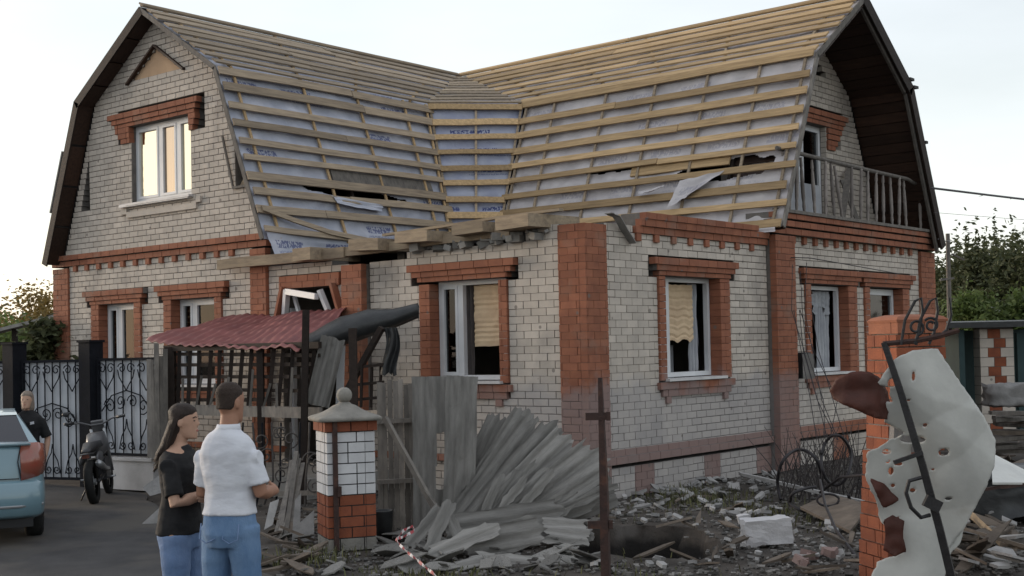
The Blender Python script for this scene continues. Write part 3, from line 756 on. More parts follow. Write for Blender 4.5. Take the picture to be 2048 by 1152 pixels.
# ------------------------------------------------------------------ windows, doors, balcony
def glass_mat(name, col, rough, metal, spec):
    m = bpy.data.materials.new(name); m.use_nodes = True; b = m.node_tree.nodes['Principled BSDF']
    b.inputs['Base Color'].default_value = (*col, 1); b.inputs['Roughness'].default_value = rough; b.inputs['Metallic'].default_value = metal
    b.inputs['Specular IOR Level'].default_value = spec; M[name] = m
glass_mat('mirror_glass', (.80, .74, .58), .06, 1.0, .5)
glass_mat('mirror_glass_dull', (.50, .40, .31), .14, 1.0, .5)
def clear_glass(name, tintc, mixf):
    m = bpy.data.materials.new(name); m.use_nodes = True; n = m.node_tree.nodes; l = m.node_tree.links
    n.remove(n['Principled BSDF']); out = n['Material Output']
    tr = n.new('ShaderNodeBsdfTransparent'); tr.inputs[0].default_value = (*tintc, 1)
    gl = n.new('ShaderNodeBsdfGlossy'); gl.inputs['Roughness'].default_value = .03
    fr = n.new('ShaderNodeFresnel'); fr.inputs[0].default_value = 1.5
    ad = n.new('ShaderNodeMath'); ad.operation = 'MULTIPLY_ADD'; ad.inputs[1].default_value = 1.0; ad.inputs[2].default_value = mixf; l.new(fr.outputs[0], ad.inputs[0])
    mx = n.new('ShaderNodeMixShader'); l.new(ad.outputs[0], mx.inputs[0]); l.new(tr.outputs[0], mx.inputs[1]); l.new(gl.outputs[0], mx.inputs[2]); l.new(mx.outputs[0], out.inputs[0])
    M[name] = m
clear_glass('glass', (.30, .32, .34), .0)
mk('blind', (.62, .47, .31), (.52, .38, .25), 3, .8, .1, tint=.12)
mk('curtain', (.40, .41, .43), (.30, .31, .34), 3, .9, .1, tint=.2)
mk('dark_curtain', (.09, .075, .07), (.05, .045, .045), 5, .9, .2)
mk('sill_white', (.58, .57, .57), (.45, .44, .44), 4, .5, .0, spec=.4)

def fbox(mb, f, u0, u1, d0, d1, z0, z1, tint=.5):
    a = P3(f, u0, d0, z0); b = P3(f, u1, d1, z1); mb.bb(min(a[0], b[0]), max(a[0], b[0]), min(a[1], b[1]), max(a[1], b[1]), z0, z1, tint)
def window_unit(f, u0, u1, z0, z1, dep=.15, mull=(.36,), panes=('glass', None), sill=True, fw=.065, base=0.0, name='window'):
    D = base - dep
    m = MB()
    fbox(m, f, u0, u0 + fw, D - .07, D, z0, z1); fbox(m, f, u1 - fw, u1, D - .07, D, z0, z1)
    fbox(m, f, u0 + fw, u1 - fw, D - .07, D, z1 - fw, z1); fbox(m, f, u0 + fw, u1 - fw, D - .07, D, z0, z0 + fw)
    w = m.build(name, 'pvc', house)
    edges = [u0 + fw] + [u0 + (u1 - u0) * q for q in mull] + [u1 - fw]
    for q in edges[1:-1]:
        m = MB(); fbox(m, f, q - .05, q + .05, D - .07, D + .004, z0 + fw, z1 - fw); o = m.build('mullion', 'pvc'); o.parent = w
    for i, pm in enumerate(panes):
        a, b = edges[i] + (.05 if i else 0), edges[i + 1] - (.05 if i + 1 < len(edges) - 1 else 0)
        if pm is None: continue
        if pm != 'mirror_only':
            s = MB(); e = .045
            fbox(s, f, a, a + e, D - .05, D + .012, z0 + fw, z1 - fw); fbox(s, f, b - e, b, D - .05, D + .012, z0 + fw, z1 - fw)
            fbox(s, f, a + e, b - e, D - .05, D + .012, z0 + fw, z0 + fw + e); fbox(s, f, a + e, b - e, D - .05, D + .012, z1 - fw - e, z1 - fw)
            o = s.build('sash', 'pvc'); o.parent = w
        g = MB(); fbox(g, f, a + .02, b - .02, D - .034, D - .026, z0 + fw + .02, z1 - fw - .02); o = g.build('pane', pm); o.parent = w
    if sill:
        m = MB(); fbox(m, f, u0 - .06, u1 + .06, D + .001, base + .10, z0 - .05, z0 - .012); o = m.build('sill', 'sill_white'); o.parent = w
    return w
def cloth(name, f, u0, u1, z0, z1, D, mat, parent, amp=.03, waves=6, torn=0.0, seed=0, horiz=False, ns=28, nt_=24, ang=0.0):
    m = MB(); vs = []; fs = []
    for j in range(nt_ + 1):
        for i in range(ns + 1):
            s = i / ns; t = j / nt_
            top = z1 - torn * .25 * abs(nz(s * 5 + seed, 2)); bot = z0 + torn * (.8 * abs(nz(s * 2.3 + seed, 7)) + .12 * abs(nz(s * 17, seed)))
            z = bot + (top - bot) * t
            w = amp * (math.sin(t * waves * 6.28) if horiz else math.sin(s * waves * 6.28 + .7 * nz(s * 3, t * 2 + seed))) + .012 * nz(s * 7, t * 7 + seed)
            uu = u0 + (u1 - u0) * s + (torn * .06 * nz(t * 6, seed + (3 if s > .5 else 9)) if i in (0, ns) else 0) + ang * (t - .5)
            vs.append(P3(f, uu, D + w, z))
    for j in range(nt_):
        for i in range(ns):
            q = j * (ns + 1) + i; fs.append((q, q + 1, q + ns + 2, q + ns + 1))
    m.add(vs, fs); o = m.build(name, mat, smooth=not horiz); o.parent = parent
    return o

W = WIN
w = window_unit(*W['a1'][:5], mull=(.36,), panes=('glass', 'glass'))
cloth('curtain', 'A', -10.95, -10.72, 1.55, 2.95, -.30, 'curtain', w, waves=4)
w = window_unit(*W['a2'][:5], mull=(.34,), panes=('glass', 'glass'))
cloth('blind', 'A', -8.42, -7.72, 1.7, 2.93, -.28, 'dark_curtain', w, amp=.006, waves=16, horiz=True)
# infill window, right half broken out, pleated blind half down
w = window_unit(*W['a3'][:5], mull=(.33,), panes=('glass', None))
cloth('blind', 'A', -2.14, -1.48, 2.04, 2.90, -.25, 'blind', w, amp=.007, waves=13, horiz=True, torn=.05, seed=2)
cloth('curtain', 'A', -2.26, -2.14, 1.62, 2.9, -.24, 'dark_curtain', w, waves=2, amp=.02)
cloth('curtain', 'A', -2.68, -2.40, 1.62, 2.9, -.30, 'dark_curtain', w, waves=3, amp=.03)
# front B window, glass gone, torn pleated blind
w = window_unit(*W['b1'][:5], mull=(.20,), panes=('glass', None))
cloth('blind', 'B', 2.22, 2.98, 2.03, 2.88, -.26, 'blind', w, amp=.008, waves=9, horiz=True, torn=.14, seed=6)
cloth('curtain', 'B', 2.90, 3.16, 1.60, 2.90, -.30, 'curtain', w, waves=3, torn=.05, seed=3)
m = MB(); fbox(m, 'B', 2.55, 2.95, -.9, -.6, .3, 2.0); o = m.build('cupboard', 'curtain'); o.parent = w
# right wing windows, shattered with torn net curtains
w = window_unit(*W['b2'][:5], mull=(.17,), panes=('glass', None))
cloth('curtain', 'B', 6.95, 7.46, 1.55, 2.88, -.30, 'curtain', w, waves=5, torn=.05, seed=1)
cloth('net_curtain', 'B', 6.47, 7.46, 2.45, 2.88, -.27, 'curtain', w, waves=7, torn=.55, seed=12)
cloth('net_curtain', 'B', 6.36, 6.62, 1.75, 2.7, -.26, 'sill_white', w, waves=2, torn=.2, seed=4, ang=-.14)
w = window_unit(*W['b3'][:5], mull=(.17,), panes=(None, 'glass'))
cloth('curtain', 'B', 9.2, 9.8, 1.55, 2.88, -.30, 'curtain', w, waves=5, seed=8)
cloth('net_curtain', 'B', 8.75, 9.8, 2.35, 2.88, -.27, 'sill_white', w, waves=7, torn=.5, seed=15)
# upper gable window, mirrored in the sunset
f_, a_, b_, z0_, z1_ = up_win
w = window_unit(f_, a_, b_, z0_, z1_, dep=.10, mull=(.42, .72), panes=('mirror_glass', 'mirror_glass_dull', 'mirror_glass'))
m = MB(); fbox(m, 'A', a_ - .28, b_ + .02, -.02, .09, 4.68, 4.735); o = m.build('sill', 'sill_white'); o.parent = w
m = MB(); fbox(m, 'A', a_ - .12, b_ + .18, -.02, .045, 4.49, 4.59); fbox(m, 'A', b_ + .18, b_ + .30, -.02, .045, 4.59, 4.69); fbox(m, 'A', a_ - .3, a_ - .12, -.02, .04, 4.56, 4.66)
o = m.build('apron_course', 'white_brick'); o.parent = w
# triangular vent high in the gable
m = MB(); m.prism([(-10.06, 6.93), (-8.50, 6.93), (-9.26, 7.42)], (0, .06, 0), (1, 0, 0), (0, 0, 1), (0, -1, 0), 0, .03)
mk('vent_board', (.52, .36, .23), (.45, .30, .19), 3, .8, .1)
vent = m.build('gable_vent', 'vent_board', house)
for a, b in (((-10.12, .0, 6.88), (-9.26, .0, 7.45)), ((-9.26, .0, 7.45), (-8.42, .0, 6.90))):
    m = MB(); m.beam((a[0], -.03, a[2]), (b[0], -.03, b[2]), .07, .035); o = m.build('vent_frame', 'soffit'); o.parent = vent
# slit vents: plank leaning in the right-hand one
for a, b, c in ((-11.72, -11.40, -11.42), (-7.10, -6.74, -7.12)):
    m = MB(); m.prism([(a + .01, 4.74), (b - .01, 4.74), (c, 5.70)], (0, .2, 0), (1, 0, 0), (0, 0, 1), (0, -1, 0), 0, .02); o = m.build('slit_vent', 'dark_timber', house)
    if a > -10:
        m = MB(); m.prism([(-7.06, 4.76), (-6.78, 4.76), (-6.86, 5.0)], (0, .1, 0), (1, 0, 0), (0, 0, 1), (0, -1, 0), 0, .05); q = m.build('vent_plank', 'timber'); q.parent = o
        m = MB(); m.beam((-7.12, -.03, 4.72), (-7.36, -.05, 5.62), .03, .03); m.beam((-7.12, -.03, 4.74), (-6.74, -.03, 4.74), .04, .04); q = m.build('bent_flashing', 'grey_timber'); q.parent = o

# street door: leaf pushed inwards, white frame twisted out of the brick
dm = MB(); D = -.10
fbox(dm, 'A', door[0], door[0] + .07, D - .07, D, .32, 2.72); fbox(dm, 'A', door[1] - .07, door[1], D - .07, D, .32, 2.72)
dw = dm.build('door', 'pvc', house)
m = MB()
m.beam((-5.96, .02, 2.42), (-5.74, -.10, 3.00), .07, .09, (0, 1, 0)); m.beam((-5.74, -.10, 2.97), (-4.98, -.16, 2.86), .09, .08, (0, 1, 0)); m.beam((-4.95, -.12, 2.96), (-4.76, .0, 2.4), .06, .08, (0, 1, 0))
o = m.build('door_frame', 'pvc'); o.parent = dw
m = MB(); m.beam((-5.74, .05, 2.9), (-5.5, .05, 2.3), .05, .05, (0, 1, 0)); o = m.build('door_leaf', 'pvc'); o.parent = dw
for a, b in (((-6.10, 2.35), (-5.86, 3.05)), ((-4.72, 3.05), (-4.46, 2.35))):
    m = MB(); m.beam((a[0], -.04, a[1]), (b[0], -.04, b[1]), .05, .17, (0, 1, 0)); o = m.build('door_surround', 'red_brick'); o.parent = dw
# rusty plate bars
# balcony door unit
w = window_unit('B', bdoor[0], bdoor[1], bdoor[2] + .02, bdoor[3], dep=.12, base=REC, mull=(.5,), panes=('glass', 'glass'), sill=False, name='balcony_door')
cloth('curtain', 'B', 7.2, 8.55, 4.2, 5.85, REC - .32, 'curtain', w, waves=9, amp=.03)
# balcony: slab edge, railing
bal = MB(); bal.bb(REC - .3, .12, 4.9, 11.05, 4.062, 4.10); bal.bb(.10, .21, 4.82, 11.30, 4.064, 4.115)
balcony = bal.build('balcony', 'grey_timber', house)
rail = MB(); rail.tube([(.05, 5.10, 5.10), (.05, 6.5, 5.08), (.05, 8.2, 5.06), (.05, 10.2, 5.05), (.06, 10.5, 4.99), (.06, 10.85, 5.02)], .035, 8)
rb = rail.build('handrail', 'grey_timber'); rb.parent = balcony
mk('baluster', (.27, .24, .22), (.17, .15, .14), 6, .8, .2, tint=.3, rnd=.3)
bal_p = [(.0, .028), (.02, .022), (.05, .022), (.12, .03), (.2, .022), (.26, .032), (.5, .034), (.7, .028), (.76, .02), (.8, .03), (.9, .022), (.93, .026)]
proto = None
for i, y in enumerate([5.28, 5.52, 5.75, 6.02, 6.36, 6.72, 7.05, 7.4, 7.74, 8.1, 8.42, 8.78, 9.10, 9.44, 9.78, 10.1, 10.75]):
    if proto is None:
        m = MB(); m.lathe([(r, z) for z, r in bal_p], n=8); proto = m.build('baluster', 'baluster', smooth=True); proto.parent = balcony; o = proto
    else: o = child_copy(proto, balcony)
    o.location = (.05 + U(-.02, .02), y, 4.11); o.rotation_euler = (U(-.05, .05) + (.22 if i in (7,) else 0), U(-.05, .05), 0)
for (a, b) in (((-.2, 7.9, 4.12), (-.75, 9.35, 5.2)), ((-.4, 8.3, 4.12), (-.78, 9.5, 5.3)), ((-.3, 8.8, 4.12), (-.7, 9.0, 5.0))):
    m = MB(); m.beam(a, b, .10, .025); o = m.build('loose_board', 'grey_timber'); o.parent = balcony
m = MB(); m.bb(-.6, -.45, 6.4, 7.6, 4.11, 4.75); o = m.build('cabinet', 'curtain'); o.parent = balcony

# ------------------------------------------------------------------ broken timbers along the top of the infill front
tim = MB()
beams = [ # (a, b, w, h)
 ((-7.30, -.20, 3.47), (-4.35, -.12, 3.50), .10, .16), ((-4.45, -.08, 3.52), (-1.2, -.03, 3.58), .10, .13), ((-3.6, -.05, 3.70), (-.35, -.02, 3.80), .09, .035)]
for a, b, w_, h_ in beams:
    m = MB(); bent_board(m, a, b, h_, w_, Vector((0, -1, 0)), Vector((0, 0, 1)), jit=.02, seed=U(0, 40), tint=U(.3, .8)); m.build('wall_plate', 'timber', house)
for i, (x, z, w_, h_, out, tilt) in enumerate([(-5.02, 3.50, .42, .19, .20, .0), (-3.75, 3.56, .62, .17, .14, .04), (-2.72, 3.60, .70, .15, .16, .03), (-1.75, 3.64, .55, .14, .12, -.04), (-.85, 3.66, .62, .17, .18, -.02)]):
    m = MB(); m.box((x, -.0 - out / 2 + .2, z), (w_, out + .8, h_), Matrix.Rotation(tilt, 3, 'Y') @ Matrix.Rotation(U(-.12, .12), 3, 'Z'), U(.3, .9)); m.build('joist_end', 'timber', house)
for i in range(26):
    x = U(-3.1, -.5); m = MB(); s = U(.05, .16)
    m.box((x, U(-.06, .05), 3.42 + .08 * (x + 3.1) / 2.6 + U(-.03, .06)), (s * 1.6, s, s * .7), Matrix.Rotation(U(0, 3), 3, 'Z') @ Matrix.Rotation(U(-.5, .5), 3, 'X'), U(0, 1)); m.build('masonry_chunk', 'concrete', house)
# bent flashing dangling beside the corner pilaster
m = MB(); bent_board(m, (.10, .40, 3.74), (.06, .62, 3.72), .12, .012, V(0, 0, 1), V(1, 0, 0), jit=.005); bent_board(m, (.08, .60, 3.72), (.05, 1.02, 3.38), .12, .012, V(0, .6, .8), V(1, 0, 0), jit=.005); m.build('bent_flashing', 'concrete', house)
# ------------------------------------------------------------------ brick pillar with ball cap
mk('pale_block', (.56, .56, .57), (.46, .46, .47), 4, .85, .2, 60, tint=.12)
mk('iron', (.030, .028, .030), (.018, .017, .018), 12, .55, .2, 50, metal=.2, spec=.4)
mk('rust_iron', (.060, .032, .026), (.032, .020, .018), 9, .75, .3, 50, dirt=((.10, .045, .03), 7, .55, .7))
mk('cap_concrete', (.25, .235, .21), (.17, .16, .145), 6, .9, .4, 50)
mk('pier_red', (.25, .078, .038), (.175, .055, .031), 6, .85, .25, 60, tint=.2)
mk('pier_mortar', (.05, .045, .045), (.03, .03, .03), 9, .9, .2)
PW = .50
pier = thing('gate_pillar', 'square brick pillar with pale middle courses and a ball-topped concrete cap', 'pillar', (.02, -4.22, 0), R_(60.4))
m = MB(); m.bb(-PW / 2 + .012, PW / 2 - .012, -PW / 2 + .012, PW / 2 - .012, 0, 1.33); core = local_part(m, 'core', 'pier_mortar', pier)
zz = 0.0; row = 0
spec = [('cap_concrete', 1)] + [('pier_red', 4)] + [('pale_block', 6)] + [('pier_red', 1)]
hts = {'cap_concrete': .13, 'pier_red': .108, 'pale_block': .106}
for mt, cnt in spec:
    for k in range(cnt):
        h = hts[mt]; e = .022 if (mt == 'pier_red' and zz > 1) else 0
        sp_ = [.31, .22, .31][(row // 2) % 3] if mt == 'pale_block' else (.25 if row % 2 else .125)
        cuts = [-PW / 2 - e] + [-PW / 2 + sp_] + ([-PW / 2 + sp_ + .25] if sp_ < .2 else []) + [PW / 2 + e]
        for side in range(4):
            rot = Matrix.Rotation(side * math.pi / 2, 3, 'Z')
            for a, b in zip(cuts[:-1], cuts[1:]):
                b2 = b - (.10 if b == cuts[-1] else 0)
                m = MB(); m.box(rot @ V((a + b2) / 2, -PW / 2 + .05 - e, zz + h / 2), (b2 - a - .012, .10, h - .012), rot, U(.2, .8))
                local_part(m, 'pillar_brick', mt, pier)
        zz += h; row += 1
m = MB(); rings = []
for hw, z in ((.335, 0), (.34, .028), (.315, .045), (.24, .075), (.17, .11), (.11, .15), (.07, .165), (.05, .185)):
    n8 = 24; ring = []
    for j in range(n8):
        a = 2 * math.pi * j / n8; k = min(1 / max(abs(math.cos(a)), abs(math.sin(a))), 1.32 if z < .05 else 1.1)
        ring.append(V(hw * k * math.cos(a), hw * k * math.sin(a), zz + z))
    rings.append(ring)
m.loft(rings); cap = local_part(m, 'cap', 'cap_concrete', pier, smooth=True)
m = MB(); m.sphere((0, 0, zz + .255), .082, 16, 10); local_part(m, 'ball', 'cap_concrete', cap, smooth=True)
m = MB(); m.bb(-.19, -.145, -.30, -.255, .02, 1.34); m.bb(-.155, -.12, -.335, -.27, .56, .66); local_part(m, 'hinge_post', 'rust_iron', pier)

# ------------------------------------------------------------------ iron post with cross tabs
base = at(1213, 1195, 10.35); base.z = -.05
pst = thing('iron_post', 'slim rust-brown iron post with two short cross tabs', 'post', base)
m = MB(); m.tube([(0, 0, 0), (.0, .0, 1.0), (-.012, 0, 1.80)], [.05, .042, .022], 4); local_part(m, 'shaft', 'rust_iron', pst)
ra = Matrix.Rotation(math.atan2(.643, .766), 3, 'Z')
for z in (.62, 1.49):
    m = MB(); m.box(V(-.03, -.03, z), (.19, .035, .06), ra); m.box(V(-.03, -.03, z) + ra @ V(.09, 0, 0), (.03, .05, .07), ra); local_part(m, 'cross_tab', 'rust_iron', pst)

# ------------------------------------------------------------------ leaning gatepost on the right
gp0 = at(1796, 1200, 10.75); gp0.z = 0
gp = thing('leaning_gatepost', 'orange brick gatepost leaning and cracked, half hidden by torn white sheet metal', 'gatepost', gp0, math.atan2(.643, .766) + R_(14))
lean = .075; W2 = .46
for i in range(20):
    z = i * .108; dx = lean * z; shf = U(-.008, .008) + (.02 if 9 < i < 13 else 0)
    for side in range(4):
        rot = Matrix.Rotation(side * math.pi / 2, 3, 'Z')
        cuts = [-W2 / 2, -W2 / 2 + (.25 if i % 2 else .125), W2 / 2 - (0.0 if i % 2 else .145)] + ([] if i % 2 else [W2 / 2])
        for a, b in zip(cuts[:-1], cuts[1:]):
            b2 = b - (.10 if b == cuts[-1] else 0)
            if i in (10, 11) and side == 0 and a < 0: continue
            m = MB(); m.box(rot @ V((a + b2) / 2, -W2 / 2 + .05, 0) + V(dx + shf, 0, z + .054), (b2 - a - .008, .10, .098), rot @ Matrix.Rotation(U(-.03, .03), 3, 'Z'), U(.15, .85))
            local_part(m, 'gatepost_brick', 'pier_red' if i < 19 else 'red_brick', gp)
m = MB(); m.loft([[V(lean * z + sx * .205, sy * .205, z) for sx, sy in ((-1, -1), (1, -1), (1, 1), (-1, 1))] for z in (0, 1, 2.14)]); local_part(m, 'core', 'mortar', gp)
m = MB(); rings = []
for hw, z in ((.235, 2.15), (.24, 2.17), (.21, 2.195), (.13, 2.215)): rings.append([V(lean * 2.15 + hw * sx, hw * sy, z) for sx, sy in ((-1, -1), (1, -1), (1, 1), (-1, 1))])
m.loft(rings); local_part(m, 'cap', 'red_brick', gp)

# ------------------------------------------------------------------ torn white sheet hanging on the gatepost
def in_poly(p, poly):
    x, y = p; c = False; j = len(poly) - 1
    for i in range(len(poly)):
        xi, yi = poly[i]; xj, yj = poly[j]
        if (yi > y) != (yj > y) and x < (xj - xi) * (y - yi) / (yj - yi) + xi: c = not c
        j = i
    return c
mk('white_sheet', (.53, .53, .50), (.43, .43, .41), 3, .45, .1, 25, spec=.4, dirt=((.36, .34, .31), 3.4, .60, .6))
mk('brown_sheet', (.085, .026, .018), (.055, .020, .015), 5, .6, .2, 30)
DS = 10.15
def sheet(name, mat, outline, parent, dep, bulge, res=.022, holes=(), seed=0, thick=.003):
    """outline in photo pixels on an upright sheet at depth dep; bulge(u,v) metres towards the street"""
    rag = []
    for (x0, y0), (x1, y1) in zip(outline, outline[1:] + outline[:1]):        # tear the rim, most on the torn left side
        k = max(1, int(math.hypot(x1 - x0, y1 - y0) / 9)); am = 6.0 if min(x0, x1) < 1830 and mat == 'white_sheet' else 2.0
        for q in range(k):
            t = q / k; rag.append((x0 + (x1 - x0) * t + am * nz(x0 * .31 + q * 1.7, y0 * .37), y0 + (y1 - y0) * t + am * nz(y0 * .29, q * 1.9 + x0 * .41)))
    outline = rag
    pts = [((x - 1790) / F_PX * dep, (1160 - y) / F_PX * dep) for x, y in outline]
    u0 = min(p[0] for p in pts); u1 = max(p[0] for p in pts); v0 = min(p[1] for p in pts); v1 = max(p[1] for p in pts)
    o0 = at(1790, 1160, dep); nu = int((u1 - u0) / res) + 2; nv = int((v1 - v0) / res) + 2
    idx = {}; vs = []; fs = []
    def vid(i, j):
        if (i, j) not in idx:
            u = u0 + i * res; v = v0 + j * res
            idx[(i, j)] = len(vs); vs.append(o0 + VR_ * u + VU_ * v + VN_ * bulge(u, v))
        return idx[(i, j)]
    for j in range(nv):
        for i in range(nu):
            u = u0 + (i + .5) * res; v = v0 + (j + .5) * res
            un = u + .012 * nz(u * 22, v * 22 + seed); vn = v + .012 * nz(u * 22 + 9, v * 22 + seed)
            if not in_poly((un, vn), pts): continue
            if any((un - h[0]) ** 2 / h[2] ** 2 + (vn - h[1]) ** 2 / h[3] ** 2 < 1 for h in holes): continue
            fs.append((vid(i, j), vid(i + 1, j), vid(i + 1, j + 1), vid(i, j + 1)))
    cnt = {}
    for f in fs:
        for a in f: cnt[a] = cnt.get(a, 0) + 1
    inv = {k: ij for ij, k in idx.items()}; segs = list(zip(pts, pts[1:] + pts[:1]))
    for k, c in cnt.items():                                   # pull the rim onto the outline
        if c == 4: continue
        u = u0 + inv[k][0] * res; v = v0 + inv[k][1] * res; best = None
        for (ax, ay), (bx, by) in segs:
            dx, dy = bx - ax, by - ay; t = max(0, min(1, ((u - ax) * dx + (v - ay) * dy) / (dx * dx + dy * dy + 1e-9)))
            q = (ax + dx * t, ay + dy * t); dd = (q[0] - u) ** 2 + (q[1] - v) ** 2
            if best is None or dd < best[0]: best = (dd, q)
        for h in holes:
            rr = math.sqrt(((u - h[0]) / h[2]) ** 2 + ((v - h[1]) / h[3]) ** 2)
            if rr > .2:
                q = (h[0] + (u - h[0]) / rr, h[1] + (v - h[1]) / rr); dd = (q[0] - u) ** 2 + (q[1] - v) ** 2
                if dd < best[0]: best = (dd, q)
        if best[0] < (1.5 * res) ** 2:
            u, v = best[1]; u += .003 * nz(u * 60, v * 60); v += .003 * nz(u * 60 + 5, v * 60)
            vs[k] = o0 + VR_ * u + VU_ * v + VN_ * bulge(u, v)
    m = MB(); m.add(vs, fs); o = m.build(name, mat, None, smooth=True)
    sm = o.modifiers.new('solid', 'SOLIDIFY'); sm.thickness = thick
    if parent is not None: o.parent = parent; o.matrix_parent_inverse = world_of(parent).inverted()
    return o
ws = at(1860, 1160, DS); ws.z = 0
wst = thing('torn_sheet', 'big crumpled white metal sheet riddled with holes, wrapped round the gatepost', 'metal sheet', ws)
pxm = F_PX / DS
def hp(x, y, rx, ry=None): return ((x - 1790) / pxm, (1160 - y) / pxm, rx / pxm, (ry or rx) / pxm)
holes = [hp(1782, 765, 8, 9), hp(1785, 905, 9, 5), hp(1830, 880, 22, 7), hp(1885, 905, 9, 8), hp(1848, 850, 4), hp(1822, 752, 3, 10), hp(1808, 930, 8, 4), hp(1838, 985, 5), hp(1788, 925, 4), hp(1800, 975, 4), hp(1835, 900, 6, 14), hp(1870, 940, 3), hp(1795, 945, 5, 8), hp(1815, 800, 3), hp(1900, 1000, 7, 3)]
_cr = [(.9, .45, .55, .16), (-.5, .86, .95, .16), (.3, .95, 1.45, -.15), (.97, -.2, .25, -.14), (.7, -.7, -.35, .15), (-.2, .98, .45, .12), (.6, .8, 1.2, -.14), (.85, .5, .95, -.12), (.97, .25, .42, .12)]
def _cs(u, v):
    u2 = u + .04 * nz(u * 3, v * 3); v2 = v + .04 * nz(u * 3 + 7, v * 3)
    return sum(a * math.sqrt((nx * u2 + ny * v2 - c) ** 2 + .00002) for nx, ny, c, a in _cr)
_c0 = _cs(.3, .9)
def bul(u, v):
    c = _cs(u, v) - _c0
    return .07 * math.exp(-((u - .33) / .4) ** 2) * math.sin(min(max(v / 1.9, 0), 1) * math.pi) + .34 * math.tanh(c / .34) + .012 * nz(u * 4, v * 3) - .10 * max(0, u - .6) ** 1.2 - .04
main = sheet('sheet', 'white_sheet', [(1795, 712), (1830, 701), (1872, 699), (1895, 738), (1932, 792), (1966, 842), (1985, 882), (1980, 935), (1955, 1002), (1930, 1062), (1902, 1105), (1895, 1165), (1850, 1190), (1800, 1198), (1738, 1200), (1768, 1132), (1816, 1112), (1812, 1040), (1790, 1062), (1776, 1040), (1770, 1015), (1760, 985), (1745, 955), (1750, 905), (1792, 882), (1815, 868), (1776, 842), (1768, 812), (1786, 800), (1778, 775), (1752, 765), (1772, 738)], wst, DS, bul, holes=holes, res=.014)
sheet('folded_back', 'brown_sheet', [(1663, 778), (1676, 752), (1702, 741), (1738, 741), (1766, 758), (1781, 786), (1786, 815), (1776, 838), (1748, 834), (1716, 820), (1686, 806), (1670, 795)], wst, DS - .02, lambda u, v: .10 * math.sin((u + .5) * 7) + .03 * nz(u * 9, v * 9) + .10, res=.018)
sheet('folded_edge', 'brown_sheet', [(1744, 955), (1770, 965), (1790, 985), (1803, 1000), (1772, 1018), (1758, 990)], wst, DS + .03, lambda u, v: .03 * nz(u * 9, v * 9), res=.016)
sheet('folded_edge', 'brown_sheet', [(1770, 1040), (1790, 1030), (1812, 1042), (1808, 1075), (1815, 1104), (1790, 1112), (1768, 1100), (1774, 1070)], wst, DS + .03, lambda u, v: .03 * nz(u * 9, v * 9), res=.018)
sheet('loose_corner', 'white_sheet', [(1890, 1085), (1935, 1040), (1925, 1085), (1895, 1120)], wst, DS + .06, lambda u, v: .02 * nz(u * 9, v * 9), res=.016)

# ------------------------------------------------------------------ twisted wrought-iron gate stile with scrolls
def spiral(c, r0, r1, turns, a0, ex, ez, n=26, sgn=1):
    out = []
    for i in range(n + 1):
        t = i / n; r = r0 + (r1 - r0) * t; a = a0 + sgn * turns * 2 * math.pi * t
        out.append(Vector(c) + Vector(ex) * (r * math.cos(a)) + Vector(ez) * (r * math.sin(a)))
    return out
gs0 = at(1908, 1170, 9.95); gs0.z = 0
stile = thing('gate_stile', 'black iron gate stile leaning against the white sheet with a scrolled top', 'gate remnant', gs0)
def wp(mb, name, mat, parent, smooth=False):
    o = mb.build(name, mat, None, smooth); o.parent = parent; o.matrix_parent_inverse = world_of(parent).inverted(); return o
m = MB(); m.tube([at(1908, 1175, 9.92), at(1880, 1060, 9.9), at(1845, 930, 9.9), at(1800, 780, 9.95), at(1768, 685, 10.0)], [.042, .040, .038, .034, .030], 4)
wp(m, 'stile', 'iron', stile)
m = MB(); m.tube([at(1766, 688, 10.0), at(1830, 682, 9.98), at(1880, 672, 9.95), at(1918, 660, 9.93)], .022, 6); wp(m, 'top_rail', 'rust_iron', stile)
for (x, y, r, sg) in ((1832, 655, .10, 1), (1862, 650, .095, -1)):
    c = at(x, y, 9.97)
    m = MB(); tail = at(x - 42 if sg > 0 else x + 8, 690 if sg > 0 else 683, 9.97)
    pts = spiral(c, r * .22, r * .62, 1.3, .6, VR_, VU_, sgn=-sg)
    m.tube(pts, .011, 6); wp(m, 'scroll', 'iron', stile)
    m = MB(); m.tube([at(x - 30, 690, 9.97), at(x - 22, 640, 9.97), at(x - 2, 602, 9.97), at(x + 10, 596, 9.97), at(x + 13, 622, 9.97), at(x + 6, 665, 9.97), at(x - 4, 688, 9.97)], .012, 6); wp(m, 'scroll', 'iron', stile)
m = MB(); m.tube([at(1898, 595, 9.97), at(1902, 630, 9.97), at(1893, 660, 9.97), at(1880, 672, 9.97)], .012, 6); wp(m, 'scroll', 'iron', stile)
m = MB(); m.tube([at(1842, 955, 9.85), at(1818, 962, 9.82), at(1812, 985, 9.82), at(1822, 1015, 9.82), at(1842, 1035, 9.83), at(1860, 1030, 9.86)], .016, 6); wp(m, 'handle', 'iron', stile)
m = MB(); m.beam(at(1850, 1000, 9.84), at(1880, 1015, 9.84), .05, .09); wp(m, 'latch', 'iron', stile)
m = MB(); m.beam(at(1788, 925, 9.85), at(1845, 905, 9.85), .03, .03); wp(m, 'bolt', 'iron', stile)

